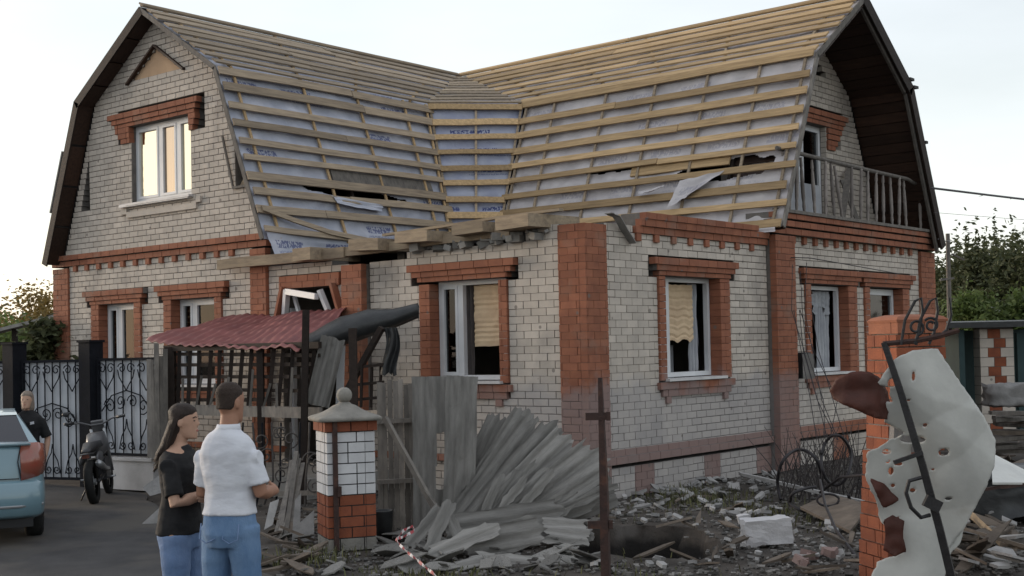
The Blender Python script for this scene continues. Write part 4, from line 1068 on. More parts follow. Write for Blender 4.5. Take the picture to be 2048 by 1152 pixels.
# ------------------------------------------------------------------ pale concrete block, loose blocks
def chunk(mb, c, d, rot, jag=.12, seed=0, n=3, tint=.5):
    """an uneven block: subdivided box with displaced surface"""
    bm = bmesh.new(); bmesh.ops.create_cube(bm, size=1.0); bmesh.ops.subdivide_edges(bm, edges=bm.edges[:], cuts=n, use_grid_fill=True)
    vs = []; c = Vector(c)
    for v in bm.verts:
        p = v.co; q = Vector((p.x * d[0], p.y * d[1], p.z * d[2]))
        w = min(d) * jag
        q += Vector((nz(q.x * 9 + seed, q.y * 9, q.z * 9), nz(q.x * 9, q.y * 9 + seed + 4, q.z * 9), nz(q.x * 9, q.y * 9, q.z * 9 + seed + 8))) * w
        vs.append(c + rot @ q)
    bm.verts.index_update(); fs = [tuple(v.index for v in f.verts) for f in bm.faces]; bm.free()
    mb.add(vs, fs, tint)
mk('pale_concrete', (.50, .49, .50), (.42, .41, .42), 4, .9, .3, 40)
m = MB(); rot = Matrix.Rotation(math.atan2(.643, .766) + .05, 3, 'Z') @ Matrix.Rotation(-.06, 3, 'Y')
chunk(m, (0, 0, .15), (.46, .24, .25), rot, .10, 3, 5)
c = at(1533, 1092, 12.7); c.z = .0; o = m.build('concrete_block', 'pale_concrete', smooth=False, loc=None); o.location = c; tag(o, 'pale aerated concrete block with a broken lower edge lying beside the pit', 'block')
m = MB(); chunk(m, (0, 0, .05), (.13, .10, .10), rot, .2, 8, 3); c = at(1487, 1036, 14.3); c.z = 0; o = m.build('concrete_lump', 'pale_concrete'); o.location = c; tag(o, 'small pale lump of concrete behind the larger block', 'rubble')
# ------------------------------------------------------------------ corrugated slates: standing fence and the fallen fan
mk('slate', (.27, .26, .245), (.14, .134, .125), 2.6, .92, .4, 45, tint=.25, rnd=.25, stretch=(5, 5, .8), dirt=((.095, .088, .08), 4.1, .58, .7), obj=True)
def corr(w, L, pitch=.13, amp=.012, th=.009, ragged=(.0, .06), side=0.0, bend=.0, seed=0, nl=14, hole=None):
    """corrugated sheet, local x across, z along, y out; ragged bottom/top ends"""
    m = MB(); npp = 8; n = max(4, int(w / pitch * npp)); idx = {}; vs = []; fs = []
    for lay in (0, 1):
        for j in range(nl + 1):
            for i in range(n + 1):
                s = i / n; t = j / nl; x = (s - .5) * w
                rb = ragged[0] * abs(nz(x * 6 + seed, 1) + .5 * nz(x * 19, seed)); rt = ragged[1] * abs(nz(x * 5 + seed, 7) + .6 * nz(x * 17, seed + 3))
                z = rb + (L - rb - rt) * t
                xs_ = x + side * .08 * nz(t * 4 + seed, 3) * (1 if i in (0, n) else 0)
                sn = math.sin(2 * math.pi * x / pitch); y = amp * math.copysign(abs(sn) ** .7, sn) + bend * 4 * t * (1 - t) + .010 * nz(x * 3, z * 2 + seed) + lay * th
                idx[(lay, i, j)] = len(vs); vs.append((xs_, y, z))
    def ok(i, j):
        if hole is None: return True
        x = ((i + .5) / n - .5) * w; z = L * (j + .5) / nl
        return not hole(x, z)
    for j in range(nl):
        for i in range(n):
            if not ok(i, j): continue
            q = [(i, j), (i + 1, j), (i + 1, j + 1), (i, j + 1)]
            fs.append(tuple(idx[(0, *k)] for k in q)); fs.append(tuple(idx[(1, *k)] for k in reversed(q)))
            for (di, dj, e) in ((0, -1, 0), (1, 0, 1), (0, 1, 2), (-1, 0, 3)):
                ii, jj = i + di, j + dj
                if not (0 <= ii < n and 0 <= jj < nl and ok(ii, jj)):
                    a, b = q[e], q[(e + 1) % 4]; fs.append((idx[(0, *a)], idx[(0, *b)], idx[(1, *b)], idx[(1, *a)]))
    m.add(vs, fs); return m
def place_sheet(m, name, label, base, ang, tilt, yaw=0.0, group=None, mat='slate', z=None, smooth=False, cat='slate sheet'):
    """ang: lean to the right of upright; tilt: top leans away from the street; yaw: turn about the vertical"""
    o = m.build(name, mat, smooth=smooth)
    o.location = base if z is None else (base[0], base[1], z)
    rz = math.atan2(VR_.y, VR_.x) + yaw
    o.rotation_mode = 'XYZ'
    mt = Matrix.Rotation(rz, 3, 'Z') @ Matrix.Rotation(-tilt, 3, 'X') @ Matrix.Rotation(ang, 3, 'Y')
    o.rotation_euler = mt.to_euler('XYZ')
    if label: tag(o, label, cat, group)
    return o
def gpt(px, py, dep, z=0.0):
    p = at(px, py, dep); p.z = z; return p
# standing sheets between the pillar and the fallen fan
place_sheet(corr(.56, 1.72, side=.3, ragged=(.05, .015), seed=1, hole=lambda x, z: abs(x - .02 - .02 * nz(z * 9)) < .045 and .55 < z < 1.12), 'slate_sheet', 'upright grey slate sheet split down the middle, in the street fence', gpt(880, 1070, 13.9), .0, .03)
place_sheet(corr(.34, 1.72, side=.2, ragged=(.3, .015), seed=2), 'slate_sheet', 'narrow upright slate sheet overlapping the split one, its foot broken off', gpt(915, 1070, 13.82), .05, .02)
# the fan
fan = [ # px, py at base, depth, lean deg, tilt, width, length, label
 (890, 1048, 13.85, 26, .18, .24, 1.42, 'narrow slate strip standing steepest at the upper edge of the leaning fan'),
 (905, 1052, 13.75, 33, .22, .30, 1.56, 'slate sheet fallen sideways with a notched upper end, topmost of the fan'),
 (905, 1058, 13.66, 38, .25, .34, 1.48, 'slate sheet leaning in the fan just below the notched one'),
 (920, 1060, 13.58, 42, .27, .26, 1.62, 'long narrow slate strip reaching furthest towards the house corner'),
 (945, 1062, 13.50, 46, .29, .36, 1.50, 'slate sheet in the middle of the leaning fan with a jagged top edge'),
 (960, 1064, 13.44, 50, .31, .24, 1.40, 'narrow slate strip wedged in the middle of the fan'),
 (975, 1066, 13.38, 53, .32, .34, 1.54, 'slate sheet with a ribbed edge below the middle of the fan'),
 (1000, 1068, 13.28, 57, .34, .22, 1.36, 'thin slate strip resting on the lower side of the fan'),
 (1025, 1068, 13.35, 61, .36, .30, 1.22, 'slate sheet sloping low under the rest of the fan'),
 (1050, 1066, 13.7, 64, .40, .38, 1.05, 'dusty slate sheet lowest in the fan beside the house corner')]
for k, (px, py, dp, an, ti, w_, L_, lb) in enumerate(fan):
    place_sheet(corr(w_, L_, side=.5, ragged=(.14, .22), seed=10 + k, bend=-.015), 'slate_sheet', lb, gpt(px, py, dp), R_(an), ti, U(-.05, .05), z=.06)
# thin splinters snapped off the sheets, lying on the fan
for k in range(16):
    an = 30 + k * 2.6 + U(-5, 5); o = place_sheet(corr(U(.05, .10), U(.5, 1.1), side=.6, ragged=(.2, .3), seed=90 + k, nl=8), 'slate_splinter', 'thin grey slate splinter lying on the leaning fan', gpt(930 + k * 9 + U(-20, 20), 1060, 13.2 + U(-.15, .1)), R_(an), .32, U(-.1, .1), 'slate splinters on the fan', z=U(.05, .3))
# slates lying across the foot of the fan
flat = [(1010, 1035, 13.0, 83, .5, .26, 1.25, .22), (1090, 1045, 12.9, 95, .7, .24, 1.0, .18), (1010, 1075, 12.5, 79, .45, .30, .85, .10), (930, 1105, 12.3, 62, .8, .22, .75, .06), (1130, 1060, 12.8, 100, 1.0, .40, .5, .2), (1000, 1110, 12.0, 100, 1.1, .25, .6, .05), (880, 1085, 12.6, 20, .6, .14, .6, .05), (910, 1085, 12.7, -25, .6, .12, .5, .05), (850, 1085, 12.9, 38, .5, .13, .55, .05), (1120, 1120, 11.9, 110, 1.2, .30, .45, .03), (960, 1130, 11.8, 70, 1.2, .2, .5, .03)]
flat_labels = ['long ribbed slate sheet lying level across the foot of the fan', 'ribbed slate sheet with a broken end beside the iron post', 'short wide slate sheet lying flat below the long level one', 'slate strip tipped towards the barrier tape', 'squarish slate piece lying nearest the pit', 'slate piece flat on the shards before the fan', 'narrow slate splinter standing on end under the split sheet', 'narrow slate splinter leaning left under the split sheet', 'narrow slate splinter leaning right beside the planks', 'slate piece lying flat beside the foot of the iron post', 'slate strip lying flat in front of the heap by the tape']
for k, (px, py, dp, an, ti, w_, L_, z) in enumerate(flat):
    rz = Matrix.Rotation(math.atan2(VR_.y, VR_.x), 3, 'Z')
    ctr = at(px, py, dp)
    m = corr(w_, L_, side=.5, ragged=(.12, .16), seed=40 + k, nl=8)
    o = place_sheet(m, 'slate_piece', flat_labels[k], (0, 0, 0), R_(an), ti, U(-.15, .15), 'slates lying across the foot of the fan')
    d = o.rotation_euler.to_matrix() @ V(0, 0, L_ / 2); p = Vector(ctr) - d; p.z = max(z, p.z * .0 + z); o.location = p

# ------------------------------------------------------------------ weathered picket section right of the pillar
fence0 = gpt(795, 1040, 14.4)
fen = thing('picket_fence', 'weathered upright plank fence between the brick pillar and the slates', 'fence', fence0)
for k in range(9):
    px = 762 + k * 11; top = 758 + U(0, 8); m = MB()
    a = gpt(px, 1050, 14.4); b = Vector(a); b.z = 2 - (top - 700) / F_PX * 14.4 + U(-.02, .02)
    m.beam(a + VN_ * U(-.02, .02), b + VR_ * U(-.02, .02), .055, .022, VN_, U(.1, .9)); o = wp(m, 'picket', 'grey_timber', fen)
for z in (.55, 1.22):
    m = MB(); m.beam(gpt(755, 1000, 14.33, z), gpt(842, 1000, 14.33, z + .01), .045, .075, VN_); wp(m, 'fence_rail', 'grey_timber', fen)
m = MB(); m.beam(gpt(770, 850, 13.6, 1.30), gpt(890, 1045, 13.2, .18), .05, .05); o = m.build('fallen_pole', 'grey_timber'); tag(o, 'thin grey pole slanting down from the pillar cap across the planks', 'pole')
m = MB(); m.beam(gpt(850, 980, 13.2, .55), gpt(918, 1062, 12.9, .12), .035, .035); o = m.build('fallen_rod', 'grey_timber'); tag(o, 'short thin rod slanting into the foot of the standing slates', 'rod')

# ------------------------------------------------------------------ scattered shards
def shard_geo(sz, th, seed):
    n = rng.randint(4, 7); m = MB(); pts = []
    for i in range(n):
        a = 2 * math.pi * (i + U(-.25, .25)) / n; r = sz * U(.55, 1.0); pts.append((r * math.cos(a) * 1.4, r * math.sin(a) * .8))
    m.prism(pts, (0, 0, 0), (1, 0, 0), (0, 1, 0), (0, 0, 1), 0, th, U(.1, .9)); return m
mk('pale_rubble', (.34, .33, .325), (.22, .215, .21), 6, .9, .3, 40, rnd=.3)
mk('board_scrap', (.16, .13, .105), (.09, .073, .06), 5, .9, .3, 40, rnd=.35)
protos = {}
def scatter(name, label, cat, group, mat, n, pxr, pyr, sizes, th, tilt=.4, lift=0.03, nprot=6, long=1.0):
    ps = [shard_geo(1.0, 1.0, i) for i in range(nprot)]; ms = []
    for k in range(n):
        px = U(*pxr); py = U(*pyr); s = U(*sizes)
        d = CAM_LOC; v = (_fw + _rt * ((px - 1024) / F_PX) + _up * ((630 - py) / F_PX)); t = -CAM_LOC.z / v.z; p = CAM_LOC + v * t
        if p.x < .05 and p.y > -.15: p.y = -.3 - U(0, .3) if p.x < -.2 else p.y; p.x = max(p.x, .25) if p.y > -.1 else p.x
        if k < nprot: o = ps[k].build(name, mat); ms.append(o)
        else: o = ms[k % nprot].copy(); COL.objects.link(o)
        gz = max(ground_z(p.x, p.y), -.5)
        o.location = (p.x, p.y, gz + lift * s / sizes[1] + U(0, lift)); o.scale = (s * long, s, th * U(.7, 1.4)); o.rotation_euler = (U(-tilt, tilt), U(-tilt, tilt), U(0, 6.28))
        tag(o, label, cat, group)
# ------------------------------------------------------------------ wrought-iron gate and street fence on the left
mk('gate_iron', (.012, .013, .018), (.008, .009, .012), 10, .7, .1, 40, spec=.12)
mk('gate_panel', (.48, .50, .54), (.39, .41, .45), 2.5, .6, .1, 20)
mk('low_wall', (.52, .51, .51), (.40, .39, .39), 3, .9, .3, 40)
def gate_post(px, dep, top=2.24, w=.26, label=''):
    b = gpt(px, 975, dep); o = MB(); o.bb(-w / 2, w / 2, -w / 2, w / 2, 0, top); o.bb(-w / 2 - .02, w / 2 + .02, -w / 2 - .02, w / 2 + .02, top, top + .03)
    p = thing('gate_post', label, 'gate post', b, math.atan2(.12, 1))
    q = MB(); q.bb(-w / 2, w / 2, -w / 2, w / 2, 0, top); local_part(q, 'shaft', 'gate_iron', p)
    q = MB(); q.bb(-w / 2 - .02, w / 2 + .02, -w / 2 - .02, w / 2 + .02, top, top + .035); local_part(q, 'cap', 'gate_iron', p)
    return b
pA = gate_post(32, 20.5, label='dark square gate post beside the woman in the head covering')
pB = gate_post(185, 19.95, label='dark square gate post behind the parked motorbike')
pC = gpt(318, 980, 19.2); pZ = gpt(-150, 975, 21.2)
def iron_panel(name, label, a, b, z0, z1, n, parent_group=None, hearts=3, frame=True):
    a = Vector(a); b = Vector(b); ex = (b - a); L = ex.length; ex.normalize(); ey = V(ex.y, -ex.x, 0)
    if ey.dot(CAM_LOC - a) < 0: ey = -ey
    t = thing(name, label, 'gate', (a + b) / 2)
    def Q(u, z, d=0.0): return a + ex * u + V(0, 0, z) + ey * d
    def rod(pts, r, nm, k=5): m = MB(); m.tube([Q(*p) for p in pts], r, k); return wp(m, nm, 'gate_iron', t)
    m = MB(); m.beam(Q(.02, (z0 + z1) / 2, -.04), Q(L - .02, (z0 + z1) / 2, -.04), .012, z1 - z0 - .04, (0, 0, 1)); wp(m, 'backing_sheet', 'gate_panel', t)
    for z in (z0 + .02, z1 - .02): m = MB(); m.beam(Q(0, z), Q(L, z), .04, .04); wp(m, 'rail', 'gate_iron', t)
    m = MB(); m.beam(Q(.02, z0 + .04), Q(.02, z1 - .04), .04, .04, ex); wp(m, 'stile', 'gate_iron', t)
    m = MB(); m.beam(Q(L - .02, z0 + .04), Q(L - .02, z1 - .04), .04, .04, ex); wp(m, 'stile', 'gate_iron', t)
    for i in range(1, n): rod([(L * i / n, z0 + .04), (L * i / n, z1 - .04)], .011, 'bar', 5)
    w = L / hearts; h = z1 - z0
    def sp(u, z, r0, r1, turns, a0, sg, nm='scroll'):
        m = MB(); m.tube([Q(u + rr * math.cos(an), z + rr * math.sin(an), .02) for rr, an in [(r0 + (r1 - r0) * k / 16, a0 + sg * turns * 6.283 * k / 16) for k in range(17)]], .009, 5); wp(m, nm, 'gate_iron', t)
    for i in range(hearts):
        c = w * (i + .5)
        for s in (-1, 1):
            sp(c + s * w * .22, z1 - .16, .02, w * .20, 1.2, math.pi / 2, -s)
            rod([(c + s * w * .42, z1 - .18, .02), (c + s * w * .34, z1 - .30, .02), (c + s * w * .12, z1 - .42, .02), (c, z1 - .50, .02)], .009, 'scroll')
            sp(c + s * w * .20, z0 + .16, .015, w * .17, 1.2, -math.pi / 2, s)
            rod([(c + s * w * .38, z0 + .10, .02), (c + s * w * .25, z0 + .30, .02), (c + s * w * .06, z0 + .42, .02), (c, z0 + .56, .02)], .009, 'scroll')
    zc = z0 + h * .52
    for i, (u, r, sg) in enumerate(((L * .22, .13, 1), (L * .40, .11, -1), (L * .60, .11, 1), (L * .78, .13, -1))):
        sp(u, zc + (.05 if i in (1, 2) else -.02), .02, r, 1.4, .5, sg)
    rod([(L * .08, zc - .1, .02), (L * .25, zc + .14, .02), (L * .5, zc + .22, .02), (L * .75, zc + .14, .02), (L * .92, zc - .1, .02)], .010, 'scroll')
    return t
dirg = (pB - pA).normalized()
iron_panel('iron_gate', 'black wrought-iron gate leaf with heart scrolls between the two dark posts', pA + dirg * .15, pB - dirg * .15, .10, 1.98, 8)
iron_panel('iron_gate', 'black wrought-iron gate leaf partly hidden behind the teal car', pZ, pA - dirg * .15, .10, 1.98, 10, hearts=4)
dirp = (pC - pB).normalized()
iron_panel('iron_fence_panel', 'black scrolled fence panel standing on the low white wall', pB + dirp * .15, pC, .50, 1.99, 7)
m = MB(); a = pB + dirp * .14; m.beam(a + V(0, 0, .22), pC + V(0, 0, .22), .22, .44); o = m.build('low_wall', 'low_wall'); tag(o, 'low white rendered wall under the scrolled fence panel', 'wall')
m = MB(); m.beam(a + V(0, 0, .462), pC + V(0, 0, .462), .28, .045); o.select_set(False); q = m.build('coping', 'low_wall', o)
# splintered pickets where the fence meets the porch
for k in range(5):
    m = MB(); b = gpt(300 + k * 8, 930, 19.0, .5); m.beam(b, b + V(U(-.05, .05), U(-.02, .02), U(1.4, 1.75)), .07, .02, VN_, U(0, 1)); o = m.build('splintered_picket', 'grey_timber')
    tag(o, 'split grey picket standing between the scrolled fence and the porch', 'picket', 'split pickets by the porch')

# ------------------------------------------------------------------ wrecked porch
def pd(px):                                    # depth of the porch front along its line
    i0, i1 = 1 / 19.25, 1 / 17.4; return 1 / (i0 + (i1 - i0) * (px - 340) / 265)
def pp(px, py, off=0.0): return at(px, py, pd(px) + off)
mk('red_tile', (.23, .080, .076), (.16, .057, .056), 3, .55, .1, 30, spec=.35, dirt=((.13, .045, .05), 2, .55, .5))
mk('dark_metal', (.040, .042, .044), (.022, .023, .025), 5, .45, .2, 20, spec=.5, metal=.3)
porch = thing('porch', 'wrecked entrance porch with dark lattice, timber posts and a red tiled canopy', 'porch', (-5.2, -1.0, 0))
# canopy
fl, fr = Vector((-6.95, -1.85, 2.24)), Vector((-3.45, -1.85, 2.12)); bl_, br_ = Vector((-7.3, -.08, 2.60)), Vector((-4.35, -.08, 2.66))
vs = []; fs = []; ns, ntt = 90, 30
for j in range(ntt + 1):
    for i in range(ns + 1):
        s = i / ns; t = j / ntt; p = lerp(lerp(bl_, br_, s), lerp(fl, fr, s), t)
        z = .013 * math.sin(s * 17 * 6.283 + 1.2 * nz(s * 5, t * 3)) + .02 * nz(s * 11, t * 6) + .022 * ((t * 5) % 1) + .07 * nz(s * 3.3, t * 2) - .08 * math.sin(s * 3.1) * t
        if s > .85: z -= .10 * ((s - .85) / .15) ** 2 * t
        vs.append(p + V(0, 0, z))
for j in range(ntt):
    for i in range(ns):
        q = j * (ns + 1) + i; fs.append((q, q + 1, q + ns + 2, q + ns + 1))
m = MB(); m.add(vs, fs); o = wp(m, 'canopy', 'red_tile', porch, True); o.modifiers.new('s', 'SOLIDIFY').thickness = -.012
# torn, curled-up sheet on the right of the canopy
top = [(606, 676), (640, 655), (680, 634), (735, 619), (785, 618), (836, 606)]; midr = [(604, 690), (650, 675), (690, 655), (740, 640), (790, 632), (838, 612)]; bot = [(612, 695), (650, 690), (690, 680), (740, 664), (785, 648), (838, 626)]
def crv(pts, s):
    k = s * (len(pts) - 1); i = min(int(k), len(pts) - 2); f = k - i; return pts[i][0] + (pts[i + 1][0] - pts[i][0]) * f, pts[i][1] + (pts[i + 1][1] - pts[i][1]) * f
vs = []; fs = []; ns = 40
for r_, (pl, off) in enumerate(((top, .55), (top, .30), (midr, -.10), (bot, -.02), (bot, .18))):
    for i in range(ns + 1):
        s = i / ns; x, y = crv(pl, s); vs.append(at(x, y + (10 if r_ == 4 else 0), 17.45 + off * (1 - .6 * s) - .1 * s) + V(0, 0, .012 * nz(s * 9, r_)))
for j in range(4):
    for i in range(ns): q = j * (ns + 1) + i; fs.append((q, q + 1, q + ns + 2, q + ns + 1))
m = MB(); m.add(vs, fs); o = wp(m, 'curled_sheet', 'dark_metal', porch, True); o.modifiers.new('s', 'SOLIDIFY').thickness = .006
# posts and rail
for px, top_, w_, mt in ((341, 690, .14, 'dark_timber'), (520, 700, .09, 'dark_timber'), (706, 660, .10, 'dark_timber')):
    a = pp(px, 700); b = Vector(a); b.z = .05; a.z = 2 - (top_ - 708) / F_PX * pd(px); m = MB(); m.beam(b, a, w_, w_, VN_); wp(m, 'post', mt, porch)
m = MB(); m.beam(pp(606, 1010, -.25), pp(612, 620, -.25), .085, .085, VN_); wp(m, 'post', 'dark_timber', porch)
m = MB(); m.beam(pp(312, 818), pp(642, 826), .06, .15, (0, 0, 1)); wp(m, 'rail', 'grey_timber', porch)
m = MB(); m.beam(pp(330, 697), pp(640, 690), .06, .09, (0, 0, 1)); wp(m, 'head_beam', 'dark_timber', porch)
for k in range(14):
    px = 352 + k * 21; sh = -2 - k * .9; m = MB(); m.beam(pp(px + sh + 6, 812, .02), pp(px + U(-2, 2) + 6, 694, .02), .055, .02, VN_, U(.2, .8)); wp(m, 'lattice_slat', 'dark_timber', porch)
for k, (y, x1) in enumerate(((708, 640), (730, 625), (754, 620), (778, 600), (800, 560))):
    m = MB(); m.beam(pp(345, y, .045), pp(x1, y + U(-3, 4), .045), .02, .05, (0, 0, 1), U(.2, .8)); wp(m, 'lattice_slat', 'dark_timber', porch)
for k in range(10):
    px = 365 + k * 27; m = MB(); m.beam(pp(px, 815, -.03), pp(px + U(-4, 14), U(735, 770), -.03), .035, .018, VN_, U(.2, .9)); wp(m, 'broken_slat', 'grey_timber', porch)
# side of the porch: leaning corrugated sheet, white frame, brace, hanging felt
m = MB(); m.beam(at(684, 800, 17.2), at(764, 655, 17.0), .09, .07); wp(m, 'brace', 'dark_timber', porch)
m = MB(); m.beam(at(679, 812, 17.7), at(683, 690, 17.6), .10, .06, VN_); wp(m, 'white_frame', 'pvc', porch)
m = MB(); m.beam(at(662, 686, 17.6), at(704, 680, 17.6), .06, .10, VN_); wp(m, 'white_frame', 'pvc', porch)
vs = []; fs = []
for j in range(13):
    for i in range(9):
        s = i / 8; t = j / 12; x = 768 + 26 * s + 6 * t * (s - .3) + 5 * math.sin(t * 5); y = 655 + (95 + 12 * nz(s * 3, 4)) * t
        vs.append(at(x, y, 17.0 + .06 * math.sin(s * 9 + t * 3)))
for j in range(12):
    for i in range(8): q = j * 9 + i; fs.append((q, q + 1, q + 10, q + 9))
m = MB(); m.add(vs, fs); wp(m, 'hanging_felt', 'dark_metal', porch, True)
m = MB(); m.bb(-6.9, -3.6, -1.6, -.02, .0, .28); wp(m, 'step_slab', 'concrete', porch)
o = place_sheet(corr(.32, .95, seed=77, amp=.02, ragged=(.05, .05)), 'slate_sheet', 'dark slate sheet leaning in the porch opening next to the white frame', at(634, 812, 17.2), R_(14), .05)
for y in (735, 770, 800):
    m = MB(); m.beam(at(706, y, 17.1), at(768, y - 6, 17.0), .04, .04); wp(m, 'side_slat', 'dark_timber', porch)
for x in (722, 742, 760):
    m = MB(); m.beam(at(x, 815, 17.05), at(x + 2, 728, 17.05), .03, .03); wp(m, 'side_slat', 'dark_timber', porch)
# rail continuing to the right over the planks
m = MB(); m.beam(at(640, 832, 16.6), at(842, 826, 14.3), .05, .10); o = m.build('fence_beam', 'grey_timber'); tag(o, 'grey horizontal beam running behind the pillar ball to the planks', 'beam')

# ------------------------------------------------------------------ bent iron fence below the porch rail
bent = thing('bent_fence', 'tangled bent wrought-iron fence panel under the porch rail', 'fence', gpt(560, 1000, 16.6))
mk('dusty_iron', (.085, .075, .070), (.045, .040, .038), 9, .7, .2, 40)
def bf(px, py, off=0): return at(px, py, 16.9 - (px - 480) * .006 + off)
for k in range(9):
    px = 486 + k * 19; m = MB(); m.tube([bf(px, 845), bf(px + U(-4, 6), 900), bf(px + U(-12, 4), 960), bf(px + U(-16, 0), 1010 + U(-15, 20))], .014, 5); wp(m, 'bar', 'dusty_iron' if k % 2 else 'gate_iron', bent)
for k in range(13):
    px = U(490, 640); py = U(860, 975); c = bf(px, py, -.05); m = MB(); m.tube(spiral(c, .02, U(.08, .13), 1.3, U(0, 6), VR_, VU_, n=18, sgn=rng.choice((-1, 1))), .010, 5); wp(m, 'scroll', 'dusty_iron', bent)
m = MB(); m.beam(bf(480, 990), bf(640, 985), .05, .06); wp(m, 'bottom_rail', 'grey_timber', bent)
for k in range(9):                                     # bundle of splintered slats fallen forwards
    a = gpt(566 + U(-16, 20), 1090, 13.9 + U(-.2, .3), .02); b = at(596 + U(-14, 26), U(890, 960), 15.4)
    m = MB(); m.beam(a, b, .05, .02, VN_, U(0, 1)); o = m.build('splintered_lath', 'grey_timber'); tag(o, 'splintered dark slat leaning beside the brick pillar', 'slat', 'fallen slats beside the pillar')
# pale broken boards
def board(name, label, pts, dep, th, mat, dtop=.25, cat='board', group=None):
    ps = [at(x, y, dep + dtop * (1100 - y) / 110) for x, y in pts]; n = (ps[1] - ps[0]).cross(ps[2] - ps[0]).normalized(); k = len(ps)
    m = MB(); m.add(ps + [p + n * th for p in ps], [tuple(range(k)), tuple(range(k, 2 * k))] + [(i, (i + 1) % k, k + (i + 1) % k, k + i) for i in range(k)])
    o = m.build(name, mat); return tag(o, label, cat, group)
board('pale_board', 'pale broken board with a cut corner leaning left of the brick pillar', [(582, 1098), (590, 1000), (602, 986), (600, 1045), (628, 1020), (628, 1075), (615, 1098)], 13.6, .02, 'pale_rubble')
board('pale_board', 'pale splintered board behind the man in the white shirt', [(528, 1060), (540, 1005), (558, 998), (545, 1050)], 14.2, .02, 'pale_rubble')
board('pale_board', 'pale slab tipped on edge on the asphalt behind the woman with long hair', [(272, 1058), (325, 1010), (332, 1050), (310, 1068)], 15.2, .03, 'pale_rubble')
board('pale_board', 'pale slab leaning on the low white wall behind the woman with long hair', [(285, 975), (322, 948), (326, 985), (300, 992)], 17.6, .03, 'pale_rubble')
# cable drum bucket by the pillar
m = MB(); m.lathe([(.10, 0), (.12, .30), (.125, .31), (.10, .31), (.09, .05)], n=14); o = m.build('bucket', 'dark_metal', smooth=True); o.location = gpt(765, 1070, 13.7); tag(o, 'dark dented bucket standing behind the brick pillar', 'bucket')

# ------------------------------------------------------------------ barrier tape
mk('tape_dummy', (.5, .5, .5))
tm = bpy.data.materials.new('tape'); tm.use_nodes = True; n = tm.node_tree.nodes; l = tm.node_tree.links; b = n['Principled BSDF']; b.inputs['Roughness'].default_value = .5
a_ = n.new('ShaderNodeAttribute'); a_.attribute_name = 'tint'; gt = n.new('ShaderNodeMath'); gt.operation = 'GREATER_THAN'; gt.inputs[1].default_value = .5; l.new(a_.outputs['Fac'], gt.inputs[0])
mx = n.new('ShaderNodeMix'); mx.data_type = 'RGBA'; mx.inputs[6].default_value = (.62, .58, .58, 1); mx.inputs[7].default_value = (.36, .05, .06, 1); l.new(gt.outputs[0], mx.inputs[0]); l.new(mx.outputs[2], b.inputs['Base Color']); M['tape'] = tm
def ribbon(path, w, name, label, parent=None):
    m = MB(); k = len(path); L = 0
    for i in range(k - 1):
        a, b2 = path[i], path[i + 1]; up = V(0, 0, 1) * w * .5 + VR_ * w * .3 * math.sin(i * .9)
        m.add([a - up, b2 - up, b2 + up, a + up], [(0, 1, 2, 3)], 1.0 if int(i / 2) % 2 else 0.0)
    o = m.build(name, 'tape'); o.modifiers.new('s', 'SOLIDIFY').thickness = .002
    return tag(o, label, 'tape')
ctl = [(795, 1076, 11.6), (808, 1060, 11.6), (826, 1052, 11.6), (828, 1062, 11.6), (806, 1074, 11.5), (792, 1078, 11.4), (800, 1090, 11.3), (815, 1105, 11.1), (832, 1118, 10.9), (850, 1134, 10.7), (868, 1148, 10.5), (890, 1170, 10.3)]
path = []
for i in range(len(ctl) - 1):
    for q in range(6):
        t = q / 6; path.append(lerp(at(*ctl[i]), at(*ctl[i + 1]), t))
ribbon(path, .022, 'barrier_tape', 'red and white striped barrier tape tied in a loop before the slate heap')
# ------------------------------------------------------------------ teal saloon car (rear corner in view)
mk('car_paint', (.15, .245, .29), (.135, .225, .27), 2, .28, 0, spec=.6, coat=.6)
mk('car_trim', (.02, .02, .022), None, 5, .6)
mk('car_glass', (.020, .020, .028), None, 5, .15, spec=.15)
mk('tail_lens', (.26, .060, .040), (.22, .085, .055), 6, .18, spec=.6, coat=.5)
mk('tyre', (.018, .018, .018), (.012, .012, .012), 9, .85, .2)
mk('rim', (.32, .33, .34), None, 5, .35, metal=.7)
hd = Vector((-.885, .466, 0)).normalized(); rtv = Vector((hd.y, -hd.x, 0))
corner = at(90, 1000, 13.9); corner.z = 0
car = thing('car', 'teal saloon car parked by the gate, only its rear corner and tail light in view', 'car', corner - rtv * .84, math.atan2(hd.y, hd.x) - math.pi / 2)
def sect(y, hw, zb, zt, r=.12, top_in=.10, n=5):
    """closed body section at y: rounded sides, zb bottom, zt top"""
    right = [(hw * .86, zb), (hw * .97, zb + .10), (hw, zb + .28), (hw * .995, (zb + zt) / 2 + .08), (hw * .975, zt - r), (hw - top_in * .6, zt - r * .35), (hw - top_in * 1.5, zt), (hw * .45, zt + .012)]
    ring = [V(x, y, z) for x, z in right] + [V(-x, y, z) for x, z in reversed(right)]
    return ring
st = [(.02, .74, .36, 1.02, .10, .14), (.06, .80, .30, 1.07, .10, .12), (.16, .835, .27, 1.085, .09, .10), (.35, .85, .24, 1.09, .09, .10), (.75, .858, .22, 1.07, .10, .10), (1.3, .86, .22, .99, .06, .06), (2.4, .86, .22, .97, .06, .06), (3.1, .855, .22, .96, .08, .10), (3.7, .84, .24, .88, .10, .14), (4.2, .80, .27, .78, .12, .2), (4.38, .70, .32, .66, .12, .2)]
m = MB(); m.loft([sect(*s) for s in st]); body = local_part(m, 'body', 'car_paint', car, True)
m = MB()
def gh(y, hw, z): return [V(hw, y, z), V(hw * .97, y, z + .02), V(-hw * .97, y, z + .02), V(-hw, y, z)]
